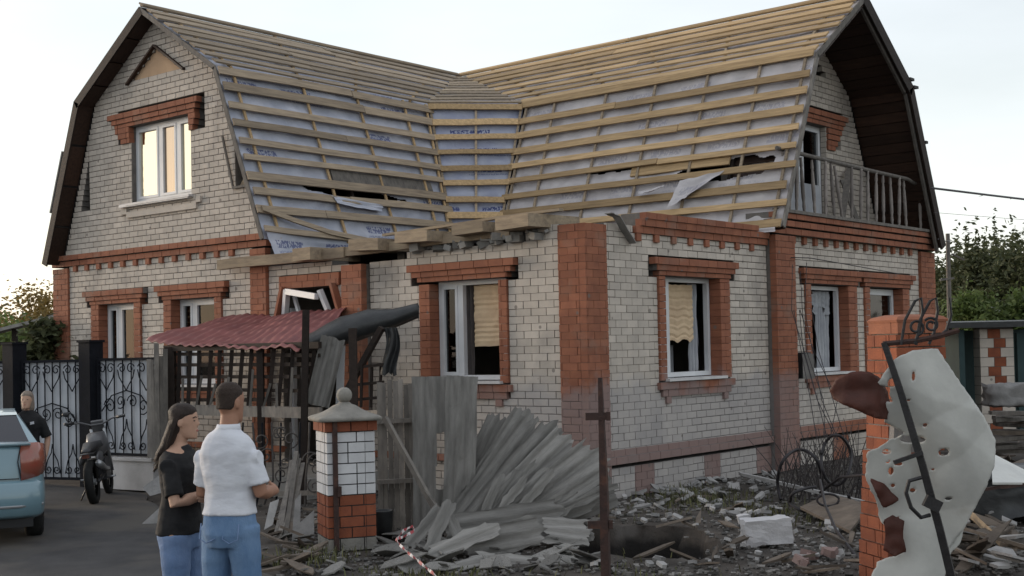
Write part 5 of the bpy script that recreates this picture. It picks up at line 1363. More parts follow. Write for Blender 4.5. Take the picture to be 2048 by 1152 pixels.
cab = [[V(s * .76, .52, 1.07) for s in (1, -1)], [V(s * .60, 1.28, 1.355) for s in (1, -1)], [V(s * .585, 1.66, 1.39) for s in (1, -1)], [V(s * .585, 2.2, 1.39) for s in (1, -1)], [V(s * .60, 2.5, 1.39) for s in (1, -1)], [V(s * .76, 3.3, .94) for s in (1, -1)]]
vs = [p for c in cab[1:5] for p in c]; base = [V(s * .80, y, .93) for y in (.52, 3.3) for s in (1, -1)]
m.add(vs, [(0, 2, 3, 1), (2, 4, 5, 3), (4, 6, 7, 5)]); local_part(m, 'roof', 'car_paint', car, True)
m = MB(); m.add([V(s * x, y, z) for (x, y, z) in ((.70, .60, 1.08), (.585, 1.26, 1.345)) for s in (1, -1)], [(0, 1, 3, 2)]); local_part(m, 'rear_window', 'car_glass', car)
m = MB(); m.add([V(s * x, y, z) for (x, y, z) in ((.74, 3.25, .95), (.595, 2.5, 1.385)) for s in (1, -1)], [(0, 1, 3, 2)]); local_part(m, 'windscreen', 'car_glass', car)
for s in (1, -1):
    m = MB(); m.add([V(s * .80, .52, 1.05), V(s * .795, .95, 1.0), V(s * .615, 1.58, 1.36), V(s * .60, 1.28, 1.355), V(s * .70, .60, 1.075), V(s * .585, 1.26, 1.35)], [(0, 1, 2, 3), (0, 3, 5, 4)]); local_part(m, 'rear_pillar', 'car_paint', car)
    m = MB(); m.add([V(s * .80, .95, 1.0), V(s * .81, 3.15, .97), V(s * .60, 2.48, 1.37), V(s * .60, 1.58, 1.365)], [(0, 1, 2, 3)]); local_part(m, 'side_window', 'car_glass', car)
    # tail light wraps the corner
    rings = []
    for k, (x, y) in enumerate(((.60, .005), (.70, .012), (.775, .045), (.822, .14), (.848, .34))):
        zt = 1.10 - .03 * (k == 0) - .02 * max(0, k - 2); zb = .70 + .02 * k; nx = V(s * (.0 if k < 1 else .5 * k / 4), -1 + k * .25, 0).normalized() * .014
        rings.append([V(s * x, y, zb), V(s * x, y, zb) + nx, V(s * (x + .002), y - .004, (zb + zt) / 2) + nx * 1.6, V(s * (x - .01 * (k < 3)), y + .03, zt) + nx, V(s * (x - .01), y + .03, zt)])
    m = MB(); m.loft(rings); local_part(m, 'tail_light', 'tail_lens', car, True)
    for y in (.82, 3.42):
        w = MB(); ring = []
        for k in range(24):
            a = 2 * math.pi * k / 24; ring.append([V(s * (.66 + dx), y + r * math.cos(a), .30 + r * math.sin(a)) for dx, r in ((0, .20), (-.01, .27), (.02, .30), (.09, .305), (.16, .30), (.19, .27), (.18, .20))])
        vs = [p for r in ring for p in r]; nn = 7; fs = [(k * nn + j, k * nn + j + 1, ((k + 1) % 24) * nn + j + 1, ((k + 1) % 24) * nn + j) for k in range(24) for j in range(nn - 1)]
        w.add(vs, fs); wh = local_part(w, 'wheel', 'tyre', car, True)
        r_ = MB(); r_.tube([V(s * .70, y, .30), V(s * .845, y, .30)], .20, 20); local_part(r_, 'rim', 'rim', wh)
rings = []
for (x, y) in ((-.85, .38), (-.83, .12), (-.78, -.02), (-.6, -.085), (0, -.11), (.6, -.085), (.78, -.02), (.83, .12), (.85, .38)):
    nrm_ = V(0, -1, 0); rings.append([V(x * .97, y + .06, .30), V(x * 1.0, y, .34), V(x * 1.012, y - .015, .50), V(x * 1.005, y - .005, .66), V(x * .975, y + .05, .70), V(x * .9, y + .14, .70), V(x * .9, y + .14, .30)])
m = MB(); m.loft(rings); bump = local_part(m, 'bumper', 'car_paint', car, True)
m = MB(); m.tube([V(-.82, .06, .435), V(-.6, -.095, .43), V(0, -.125, .43), (.6, -.095, .43), V(.82, .06, .435)], .016, 6); local_part(m, 'bumper_strip', 'rim', bump)
m = MB(); m.bb(-.72, .72, .02, .5, .20, .31); local_part(m, 'underbody', 'car_trim', car)
m = MB(); m.tube([V(-.60, -.004, .72), V(-.57, .0, .9), V(-.60, .02, 1.08)], .006, 5); local_part(m, 'boot_seam', 'car_trim', body)
m = MB(); m.tube([V(.60, -.004, .72), V(.57, .0, .9), V(.60, .02, 1.08)], .006, 5); local_part(m, 'boot_seam', 'car_trim', body)
m = MB(); m.tube([V(-.58, .0, .72), V(.58, .0, .72)], .006, 5); local_part(m, 'boot_seam', 'car_trim', body)
m = MB(); m.loft([[V(x, .03, 1.065), V(x, -.01, 1.09), V(x, .06, 1.10), V(x, .14, 1.085)] for x in (-.70, 0, .70)]); local_part(m, 'spoiler_lip', 'car_paint', body, True)
m = MB(); m.bb(-.30, .30, -.005, .02, .86, .97); local_part(m, 'plate_recess', 'car_trim', body)

# ------------------------------------------------------------------ parked motorbike seen from behind
mk('bike_plastic', (.09, .09, .095), (.06, .06, .065), 5, .4, spec=.5)
mk('bike_dark', (.022, .022, .026), (.014, .014, .016), 6, .5, .1, spec=.5)
bp = gpt(190, 1008, 17.6)
bike = thing('motorbike', 'dark off-road motorbike on its stand in front of the gate post, seen from behind', 'motorbike', bp, R_(139) - math.pi / 2)
bike.rotation_euler = (0, R_(-7), R_(139) - math.pi / 2)
def bwheel(y, R, w, nm):
    m = MB(); ring = []
    for k in range(28):
        a = 2 * math.pi * k / 28; kn = .012 if k % 2 else 0
        ring.append([V(x, y + r * math.cos(a), R + r * math.sin(a)) for x, r in ((-w * .6, R - .09), (-w, R - .05), (-w * .7, R - .01 + kn), (0, R + kn), (w * .7, R - .01 + kn), (w, R - .05), (w * .6, R - .09))])
    vs = [p for r in ring for p in r]; nn = 7
    m.add(vs, [(k * nn + j, k * nn + j + 1, ((k + 1) % 28) * nn + j + 1, ((k + 1) % 28) * nn + j) for k in range(28) for j in range(nn - 1)])
    wh = local_part(m, nm, 'tyre', bike, True)
    m = MB(); m.tube([V(-.06, y, R), V(.06, y, R)], .045, 10); hub = local_part(m, 'hub', 'rim', wh)
    m = MB()
    for k in range(12):
        a = 2 * math.pi * k / 12; m.tube([V(.03 * (-1) ** k, y, R), V(0, y + (R - .085) * math.cos(a), R + (R - .085) * math.sin(a))], .004, 4)
    s = local_part(m, 'spokes', 'rim', wh); s['kind'] = 'stuff'
bwheel(0, .30, .062, 'rear_wheel'); bwheel(1.32, .34, .045, 'front_wheel')
def bt(pts, r, nm, mt, n=8, sm=True): m = MB(); m.tube([V(*p) for p in pts], r, n); return local_part(m, nm, mt, bike, sm)
bt([(-.09, 0, .30), (-.09, .5, .36)], .025, 'swingarm', 'bike_dark'); bt([(.09, 0, .30), (.09, .5, .36)], .025, 'swingarm', 'bike_dark')
for s in (-1, 1): bt([(s * .09, 1.30, .34), (s * .09, 1.06, .98)], .024, 'fork', 'rim')
m = MB(); m.loft([[V(x * w, y, z + h * q) for x, q in ((-1, 0), (-.8, 1), (.8, 1), (1, 0))] for (y, w, z, h) in ((-.18, .05, .72, .02), (-.05, .08, .72, .05), (.25, .11, .74, .09), (.6, .12, .76, .07), (.75, .08, .78, .04))]); local_part(m, 'seat', 'bike_dark', bike, True)
m = MB(); m.loft([[V(x * w, y, z + h * q) for x, q in ((-1, .2), (-.7, 1), (.7, 1), (1, .2), (.6, 0), (-.6, 0))] for (y, w, z, h) in ((.55, .08, .62, .20), (.75, .16, .62, .30), (.95, .15, .66, .28), (1.05, .06, .72, .16))]); local_part(m, 'tank', 'bike_plastic', bike, True)
m = MB(); m.loft([[V(x, y, z), V(x, y, z + .012)][::1] + [V(-x, y, z + .012), V(-x, y, z)] for (x, y, z) in ((.045, -.32, .70), (.065, -.2, .70), (.075, 0, .685), (.07, .2, .70))]); local_part(m, 'rear_mudguard', 'bike_plastic', bike, True)
m = MB(); m.loft([[V(x, y, z), V(x, y, z + .012), V(-x, y, z + .012), V(-x, y, z)] for (x, y, z) in ((.03, 1.62, .78), (.06, 1.4, .84), (.06, 1.15, .84))]); local_part(m, 'front_mudguard', 'bike_plastic', bike, True)
for s in (-1, 1):
    m = MB(); m.loft([[V(s * .10, y, z), V(s * .125, y, z + .02), V(s * .125, y, z + h - .02), V(s * .10, y, z + h)] for (y, z, h) in ((.0, .55, .10), (.2, .52, .18), (.45, .55, .14))]); local_part(m, 'side_panel', 'bike_plastic', bike, True)
bt([(.14, .65, .42), (.16, .3, .45), (.15, .0, .52), (.14, -.12, .56)], [.025, .03, .05, .045], 'exhaust', 'rim')
m = MB(); m.bb(-.13, .13, .5, .88, .28, .58); local_part(m, 'engine', 'bike_dark', bike)
bt([(-.40, .92, 1.10), (-.22, 1.0, 1.10), (-.08, 1.03, 1.04), (.08, 1.03, 1.04), (.22, 1.0, 1.10), (.42, .9, 1.13)], .014, 'handlebar', 'bike_plastic')
for s in (-1, 1): bt([(s * .42, .9, 1.115), (s * .30, .965, 1.11)], .022, 'grip', 'bike_dark')
bt([(-.32, .98, 1.12), (-.38, .95, 1.22)], .006, 'mirror_stalk', 'bike_dark'); m = MB(); m.sphere((-.39, .95, 1.25), (.055, .015, .035)); local_part(m, 'mirror', 'bike_dark', bike, True)
m = MB(); m.box((0, 1.12, 1.0), (.17, .06, .20), Matrix.Rotation(.3, 3, 'X')); local_part(m, 'headlight_shroud', 'bike_plastic', bike)
m = MB(); m.box((0, -.2, .67), (.09, .03, .05)); local_part(m, 'tail_lamp', 'tail_lens', bike)
bt([(-.10, .45, .30), (-.26, .40, .02)], .012, 'side_stand', 'bike_dark')
for s in (-1, 1): bt([(s * .12, .55, .30), (s * .24, .53, .31)], .014, 'footpeg', 'rim', 6)
# ------------------------------------------------------------------ trees
mk('bark', (.075, .062, .050), (.045, .038, .032), 6, .95, .4, 40)
def leaf_mat(name, c1, c2, tr):
    mk(name, c1, c2, 1.2, .7, 0, tint=.45); m = M[name]; n = m.node_tree.nodes; l = m.node_tree.links; b = n['Principled BSDF']; out = n['Material Output']
    t = n.new('ShaderNodeBsdfTranslucent'); src = b.inputs['Base Color'].links[0].from_socket; l.new(src, t.inputs[0])
    mx = n.new('ShaderNodeMixShader'); mx.inputs[0].default_value = tr; l.new(b.outputs[0], mx.inputs[1]); l.new(t.outputs[0], mx.inputs[2]); l.new(mx.outputs[0], out.inputs[0])
leaf_mat('leaf_dark', (.050, .060, .028), (.080, .090, .040), .3)
leaf_mat('leaf_green', (.085, .125, .036), (.12, .155, .05), .35)
leaf_mat('leaf_yellow', (.17, .125, .04), (.24, .165, .06), .45)
def tree(label, loc, h, rx, rz, mat, nleaf, seed, trunk_h=None, spiky=0.0, ls=.085, group=None, name='tree'):
    r = random.Random(seed); t = thing(name, label, 'tree', loc, 0, group); th = trunk_h or h * .35
    m = MB(); tips = []
    m.tube([(0, 0, 0), (.05, .02, th * .5), (0, .05, th), (.05, 0, h * .8)], [.16, .13, .11, .03], 8)
    for k in range(11):
        a = r.uniform(0, 6.28); z0 = th * r.uniform(.6, 1.2); L = rx * r.uniform(.5, .95); z1 = z0 + (h - z0) * r.uniform(.2, .75)
        p = [V(0, 0, z0), V(L * .4 * math.cos(a), L * .4 * math.sin(a), z0 + (z1 - z0) * .5), V(L * math.cos(a), L * math.sin(a), z1)]
        m.tube(p, [.06, .04, .012], 5); tips.append(p[2]); tips.append(p[1])
    tk = local_part(m, 'trunk', 'bark', t); 
    cl = [V(0, 0, h * .75)] + tips
    for k in range(26):
        a = r.uniform(0, 6.28); q = r.random() ** .5; zz_ = r.uniform(-1, 1); rr = rx * q * math.sqrt(max(.05, 1 - zz_ * zz_))
        cl.append(V(rr * math.cos(a), rr * math.sin(a), h - rz + rz * .92 * zz_))
    cr = MB()
    for k in range(int(nleaf * 2.3)):
        c = r.choice(cl); s = .42 * rx / 2.2
        p = c + V(r.gauss(0, s), r.gauss(0, s), r.gauss(0, s * .8))
        if spiky and r.random() < spiky: p = c + V(r.gauss(0, .05), r.gauss(0, .05), abs(r.gauss(0, .55)) + .2)
        if p.z < .3: continue
        a = V(r.gauss(0, 1), r.gauss(0, 1), r.gauss(0, .6)).normalized(); b = a.cross(V(r.gauss(0, 1), r.gauss(0, 1), r.gauss(0, 1))).normalized(); L = ls * r.uniform(.6, 1.4)
        cr.add([p - a * L, p + b * L * .45, p + a * L, p - b * L * .45], [(0, 1, 2, 3)], min(1, max(0, .5 + .35 * nz(c.x * 1.3 + seed, c.y * 1.3, c.z * 1.3) + r.uniform(-.25, .25))))
    local_part(cr, 'crown', mat, t)
    return t
tree('tall dark evergreen-like tree with spiky shoots behind the brick shed', gpt(1975, 700, 40), 4.7, 2.4, 2.0, 'leaf_dark', 9500, 1, spiky=.12)
tree('dark dense tree at the far right behind the shed roof', gpt(2065, 700, 38), 4.8, 2.6, 2.1, 'leaf_dark', 9500, 2, spiky=.12)
tree('dark slender tree beside the wooden pole, next to the house gable', gpt(1905, 700, 44), 4.5, 1.3, 1.9, 'leaf_dark', 4500, 3, spiky=.3)
tree('low bright green bush growing in front of the dark trees by the pole', gpt(1930, 700, 34), 3.0, 1.3, 1.1, 'leaf_green', 4000, 4, name='bush')
tree('low bright green bush over the shed roof edge', gpt(2055, 700, 33), 3.0, 1.2, 1.2, 'leaf_green', 3500, 5, name='bush')
tree('yellowing tree lit by the sunset behind the left corner of the house', gpt(80, 700, 42), 4.1, 1.9, 1.7, 'leaf_yellow', 7000, 6)
tree('yellowing tree with a thin crown at the edge of the left yard', gpt(5, 700, 44), 3.4, 1.8, 1.6, 'leaf_yellow', 5000, 7)
tree('green bush below the yellowing trees beyond the shed roof', gpt(20, 700, 36), 2.9, 1.7, 1.3, 'leaf_green', 4500, 8, name='bush')
tree('dusty climbing shrub under the dark shed roof behind the gate', gpt(85, 800, 24.5), 2.7, .8, 1.2, 'leaf_dark', 2600, 9, name='shrub', ls=.09)
tree('small shrub between the gate and the left house pilaster', gpt(45, 800, 24), 2.4, .6, 1.0, 'leaf_dark', 1600, 10, name='shrub', ls=.09)
# far wood that closes the horizon
fw = MB(); r = random.Random(5)
for k in range(16000):
    a = r.uniform(R_(60), R_(200)); d = r.uniform(85, 105); p = V(math.cos(a) * d, math.sin(a) * d, abs(r.gauss(0, 2.2)) * (1 + .4 * nz(a * 9))); q = V(r.gauss(0, 1), r.gauss(0, 1), r.gauss(0, 1)).normalized(); s = q.cross(V(0, 0, 1)) * .35
    fw.add([p - q * .6, p + s, p + q * .6, p - s], [(0, 1, 2, 3)], r.random())
o = fw.build('far_wood', 'leaf_dark'); o['kind'] = 'stuff'; o['label'] = 'dark far wood closing the horizon beyond the yards'; o['category'] = 'wood'

# ------------------------------------------------------------------ shed with quoined pillar (right) and lean-to (left)
D1 = 27.5
shed = thing('brick_shed', 'low flat-roofed shed with a red and white quoined brick pillar', 'shed', gpt(1985, 800, D1))
def sx(px, off=0): return gpt(px, 700, D1 + off)
ang = Matrix.Rotation(math.atan2(.643, .766), 3, 'Z')
mk('teal_door', (.030, .060, .062), (.022, .045, .048), 4, .6)
c = sx(1987); m = MB(); m.box((c.x, c.y, 1.12), (.70, .36, 2.24), ang); o = wp(m, 'pillar', 'mortar', shed)
for i in range(11):
    z = .2 * i + .1; w1 = .30 if i % 2 else .17; w2 = .17 if i % 2 else .28
    for (u0_, u1_, mt) in ((-.36, -.36 + w1, 'white_brick'), (-.36 + w1, .36 - w2, 'pier_red'), (.36 - w2, .36, 'white_brick')):
        m = MB(); m.box(Vector((c.x, c.y, z)) + ang @ V((u0_ + u1_) / 2, 0, 0), (u1_ - u0_ - .01, .39, .188), ang, U(.2, .8)); q = m.build('shed_brick', mt); q.parent = o; q.matrix_parent_inverse = world_of(o).inverted()
m = MB(); c2 = sx(2075); m.box((c2.x, c2.y, 1.05), (.9, .1, 2.1), ang); wp(m, 'door', 'teal_door', shed)
m = MB(); c2 = sx(2035, .0); m.box((c2.x, c2.y, 1.05), (.06, .14, 2.1), ang); wp(m, 'door_jamb', 'teal_door', shed)
m = MB(); c2 = sx(2000, -.1); m.box(Vector((c2.x, c2.y, 2.33)) + VN_ * -1.6, (4.2, 4.0, .12), ang @ Matrix.Rotation(.02, 3, 'X')); wp(m, 'roof', 'dark_metal', shed)
m = MB(); c2 = sx(1985, 3.4); m.box((c2.x, c2.y, 1.1), (5.0, .12, 2.2), ang); wp(m, 'back_wall', 'teal_door', shed)
m = MB(); c2 = sx(1868, 1.6); m.box((c2.x, c2.y, 1.1), (.12, 3.6, 2.2), ang); wp(m, 'side_wall', 'teal_door', shed)
m = MB(); c2 = gpt(1966, 700, 36); m.loft([[V(c2.x + s * x, c2.y + s * y, z) for x, y in ((-1, -1), (1, -1), (1, 1), (-1, 1))] for s, z in ((.62, 2.62), (.60, 2.66), (.04, 2.98))]); o = m.build('kiosk_roof', 'concrete'); 
kt = thing('garden_kiosk', 'small grey pyramid-roofed kiosk behind the shed', 'kiosk', (c2.x, c2.y, 0)); o.name = 'roof'; o.parent = kt; o.matrix_parent_inverse = world_of(kt).inverted()
m = MB(); m.bb(c2.x - .5, c2.x + .5, c2.y - .5, c2.y + .5, 0, 2.61); wp(m, 'wall', 'concrete', kt)
lt = thing('lean_to', 'dark lean-to with a sloping sheet roof behind the gate', 'shed', gpt(40, 800, 27))
a = at(-140, 690, 27); b = at(112, 628, 27); m = MB(); m.add([a, b, b + V(-2.4, 2.4, .25), a + V(-2.4, 2.4, .25)] + [p - V(0, 0, .07) for p in (a, b, b + V(-2.4, 2.4, .25), a + V(-2.4, 2.4, .25))], [(0, 1, 2, 3), (4, 5, 6, 7), (0, 1, 5, 4), (1, 2, 6, 5), (2, 3, 7, 6), (3, 0, 4, 7)]); wp(m, 'roof', 'concrete', lt)
for px in (-20, 30, 100):
    p = gpt(px, 700, 27.2); m = MB(); m.beam(p, p + V(0, 0, 2.45 + (px + 20) * .004), .1, .1, VN_); wp(m, 'post', 'dark_timber', lt)
p0, p1 = gpt(-140, 700, 29), gpt(112, 700, 29); m = MB(); m.beam(p0 + V(0, 0, 1.2), p1 + V(0, 0, 1.2), .1, 2.4); wp(m, 'back_wall', 'dark_timber', lt)

# ------------------------------------------------------------------ pole and wires
pb = gpt(1901, 700, 31); pole = thing('wooden_pole', 'weathered wooden pole with a crossbar beside the trees', 'pole', pb)
m = MB(); m.tube([pb, pb + V(0, 0, 2.5), pb + V(.02, 0, 4.55)], [.07, .06, .05], 7); wp(m, 'shaft', 'grey_timber', pole)
m = MB(); m.beam(at(1880, 560, 31), at(1908, 556, 31), .05, .05); wp(m, 'crossbar', 'grey_timber', pole)
m = MB(); m.beam(at(1903, 508, 31), at(1930, 520, 31), .04, .04); wp(m, 'bracket', 'grey_timber', pole)
mk('wire', (.10, .095, .10), None, 5, .6)
def wire(pts, r, label, nm='overhead_wire', mat='wire', cat='wire', group=None):
    m = MB(); m.tube(pts, r, 5); o = m.build(nm, mat, smooth=True); return tag(o, label, cat, group)
def sag(a, b, d, n=14): return [lerp(a, b, i / n) - V(0, 0, d * 4 * (i / n) * (1 - i / n)) for i in range(n + 1)]
wire(sag(at(1862, 376, 24), at(3300, 470, 60), .5, 30), .022, 'thick grey overhead cable running off from the right gable')
wire(sag(at(1876, 478, 24.5), at(1901, 482, 31), .02), .012, 'short thin wire from the right eave to the wooden pole')
wire(sag(at(1868, 425, 24), at(3300, 470, 70), .5, 30), .004, 'very thin overhead wire below the thick cable')

# ------------------------------------------------------------------ cables, box and twigs by the right wing
mk('cable', (.035, .030, .034), (.022, .020, .022), 8, .6)
def loop(cx, cy, dep, rx, ry, a0, a1, n=30, wob=.1, dz=0.0): return [at(cx + rx * math.cos(a0 + (a1 - a0) * i / n) * (1 + wob * nz(i * .3, cx)), cy + ry * math.sin(a0 + (a1 - a0) * i / n), dep + dz * math.sin(i * .7)) for i in range(n + 1)]
wire(loop(1600, 965, 16.2, 45, 66, 2.6, 8.2, dz=.15), .022, 'big dark hose loop standing by the wall of the right wing', 'hose', 'cable', 'hose')
wire(loop(1672, 920, 15.6, 30, 50, 3.4, 10.2, dz=.15), .020, 'upright dark hose loop beside the brown folded metal', 'hose', 'cable', 'hose')
wire([at(1640, 985, 15.5), at(1680, 955, 15), at(1730, 950, 14), at(1760, 975, 13), at(1800, 1000, 12)], .018, 'dark hose bending from the loops to the gatepost', 'hose', 'cable', 'hose')
wire(loop(1640, 1000, 15.0, 62, 26, -.4, 4.6, dz=.1), .020, 'flat dark hose loop lying on the planks', 'hose', 'cable', 'hose')
wire(loop(1656, 1000, 14.5, 22, 12, 0, 6.2), .014, 'small ring of dark cable lying on the flat board', 'hose', 'cable', 'hose')
wire([at(1640, 960, 14.8), at(1650, 1010, 14), at(1672, 1060, 13), at(1710, 1110, 12), at(1750, 1150, 11.2), at(1770, 1172, 10.9)], .016, 'dark cable slanting down to the foot of the gatepost', 'hose', 'cable', 'hose')
for k in range(7):
    x = 1580 + k * 6; pts = [at(x + U(-4, 4), U(520, 545) , 20.2), at(x + U(-10, 14), 620, 20.1), at(x + 12 + U(-6, 16), 700, 19.6), at(x + 40 + U(-10, 40), 800, 18.6), at(x + 60 + U(-20, 40), 880, 17.4)]
    wire(pts if k % 2 else pts[1:], .006, 'thin torn electric wire hanging down the right wing wall', 'torn_wire', 'cable', 'wire', 'torn wires on the right wing')
wire([at(1582, 515, 20.4), at(1620, 516, 20.6), at(1700, 530, 21.5), at(1800, 548, 23)], .008, 'thin wire strung along the wall above the right wing windows', 'torn_wire', 'cable')
mbx = thing('meter_box', 'open grey electric meter box on the wall beside the right wing window', 'meter box', (.06, 5.62, 1.42))
m = MB(); m.bb(0, .16, -.10, .12, 0, .42); local_part(m, 'case', 'dark_metal', mbx)
m = MB(); m.box((.24, -.13, .2), (.18, .015, .40), Matrix.Rotation(.5, 3, 'Z')); local_part(m, 'lid', 'concrete', mbx)
# thicket of dry twigs
mk('twig', (.070, .060, .058), (.045, .040, .040), 9, .9)
m = MB()
for k in range(110):
    b = gpt(U(1560, 1745), 950, U(16.0, 18.0), 0); h = U(.3, .95); a = U(0, 6.28); d = V(math.cos(a), math.sin(a), 0) * U(.1, .5)
    m.tube([b, b + d * .4 + V(0, 0, h * .5), b + d + V(0, 0, h)], [.009, .007, .003], 4)
o = m.build('dry_twigs', 'twig'); o['kind'] = 'stuff'; o['label'] = 'thicket of dry bent twigs and wires before the right wing'; o['category'] = 'twigs'
# planks and boards lying about
def plank(label, a, b, w, th, mat='grey_timber', name='plank', cat='plank', group=None):
    m = MB(); bent_board(m, a, b, w, th, V(0, 0, 1), VN_, jit=.01, seed=U(0, 50), tint=U(.2, .8)); return tag(m.build(name, mat), label, cat, group)
plank('long grey plank lying below the hose loops towards the gatepost', gpt(1480, 955, 17.6, .22), gpt(1735, 995, 15.0, .12), .22, .04, 'pale_rubble')
m = MB(); ps = [gpt(1600, 1010, 14.9, .10), gpt(1700, 1060, 13.2, .06), gpt(1740, 1000, 14.0, .22), gpt(1660, 985, 15.3, .2)]; m.add(ps + [p - V(0, 0, .03) for p in ps], [(0, 1, 2, 3), (4, 5, 6, 7), (0, 1, 5, 4), (1, 2, 6, 5), (2, 3, 7, 6), (3, 0, 4, 7)]); tag(m.build('flat_board', 'board_scrap'), 'wide flat board tilted on the rubble beside the gatepost', 'board')
plank('thick pale timber slanting out from under the white sheet', gpt(1925, 1036, 13.2, .28), gpt(2002, 1084, 12.2, .06), .09, .07, 'timber')
m = MB(); ps = [at(1982, 905, 13.2), at(2070, 950, 13.2), at(2070, 965, 12.6), at(1985, 965, 12.4)]; m.add(ps + [p - V(0, 0, .02) for p in ps], [(0, 1, 2, 3), (4, 5, 6, 7), (0, 1, 5, 4), (1, 2, 6, 5), (2, 3, 7, 6), (3, 0, 4, 7)]); tag(m.build('sheet_scrap', 'white_sheet'), 'pale grey sheet scrap lying flat behind the torn white sheet', 'metal sheet')
plank('thin rust-red bar lying across the wreckage behind the white sheet', at(1955, 980, 12.4), at(2075, 966, 12.6), .03, .03, 'rust_iron', 'bar', 'bar')
for k in range(14):
    z = .15 + .11 * (k // 2); a = gpt(1985 + U(-15, 10), 850, 21 + U(-.8, .8), z); b = gpt(2110, 850, 20.5 + U(-.8, .8), z + U(-.05, .08))
    plank('dark plank in the stacked woodpile before the shed', a, b, U(.14, .22), .06, rng.choice(('grey_timber', 'board_scrap', 'dark_timber')), 'plank', 'plank', 'planks of the woodpile')
m = MB(); chunk(m, (0, 0, 0), (.9, .5, .34), ang, .25, 4, 5); o = m.build('tarp_bundle', 'pale_rubble', smooth=True); o.location = gpt(2030, 850, 21.5, 1.05); tag(o, 'pale bundle lying on top of the woodpile', 'bundle')
m = MB(); chunk(m, (0, 0, .2), (1.3, .9, .5), ang, .3, 9, 5); o = m.build('dark_bundle', 'dark_metal', smooth=True); o.location = gpt(2010, 1010, 14.2, .1); tag(o, 'dark tarpaulin heap behind the white sheet', 'tarpaulin')
# ------------------------------------------------------------------ people
mk('skin_tan', (.33, .175, .115), (.29, .15, .10), 9, .6, .1, 40, obj=True)
mk('skin_pale', (.44, .275, .20), (.40, .245, .175), 9, .6, .1, 40, obj=True)
mk('white_cotton', (.60, .61, .65), (.54, .55, .60), 5, .9, .5, 7, obj=True, stretch=(1, 1, 2.2))
mk('black_cotton', (.016, .016, .018), (.010, .010, .011), 5, .85, .5, 8, obj=True, stretch=(1, 1, 2.2))
mk('denim_blue', (.075, .145, .27), (.16, .25, .39), 5, .9, .25, 120, obj=True, stretch=(1, 1, .5))
mk('denim_pale', (.10, .165, .30), (.18, .25, .40), 5, .9, .25, 120, obj=True, stretch=(1, 1, .5))
mk('hair_brown', (.020, .014, .012), (.035, .022, .017), 14, .6, .5, 90, stretch=(6, 6, 1), obj=True)
mk('hair_short', (.042, .028, .022), (.030, .020, .016), 30, .8, .5, 160, obj=True)
mk('hair_fair', (.25, .20, .165), (.17, .135, .11), 14, .6, .5, 80, stretch=(6, 6, 1), obj=True)
mk('shoe', (.05, .05, .055), None, 5, .7)
mk('eye_dark', (.02, .015, .012), None, 5, .3)
mk('lip', (.30, .11, .09), None, 5, .5)
def ell(z, hx, hy, cx=0.0, cy=0.0, n=20, pw=2.3):
    out = []
    for j in range(n):
        a = 2 * math.pi * j / n; c, s = math.cos(a), math.sin(a)
        out.append(V(cx + hx * math.copysign(abs(c) ** (2 / pw), c), cy + hy * math.copysign(abs(s) ** (2 / pw), s), z))
    return out
def add_hand(mb, wrist, d, palm_n, side, L=.18, curl=.5):
    """palm and five separate bent fingers; d: pointing direction, palm_n: direction the palm faces"""
    d = Vector(d).normalized(); palm_n = Vector(palm_n); palm_n = (palm_n - d * palm_n.dot(d)).normalized(); ac = d.cross(palm_n) * side
    w = Vector(wrist); pl = L * .50
    rings = []
    for t, hw, th in ((0, .024, .019), (.35, .036, .017), (.75, .041, .015), (1.0, .038, .012)):
        c = w + d * pl * t; rings.append([c + ac * hw * math.cos(a) + palm_n * th * math.sin(a) for a in [2 * math.pi * k / 10 for k in range(10)]])
    mb.loft(rings)
    for k, (off, fl) in enumerate(((.030, .82), (.010, 1.0), (-.010, .94), (-.029, .74))):
        b = w + d * pl * .92 + ac * off; dd = Vector(d); pts = [b]; l = L * .50 * fl
        for s in (.42, .33, .25):
            dd = (dd * math.cos(curl * .55) + palm_n * math.sin(curl * .55)).normalized(); pts.append(pts[-1] + dd * l * s)
        mb.tube(pts, [.0095, .009, .0082, .0065], 7)
    b = w + d * pl * .28 + ac * .030; t1 = b + (d * .6 + ac * .75).normalized() * .036; t2 = t1 + (d * .85 + ac * .25 + palm_n * .35).normalized() * .030; t3 = t2 + (d * .9 + palm_n * .45).normalized() * .022
    mb.tube([b, t1, t2, t3], [.013, .0115, .0098, .0075], 7)
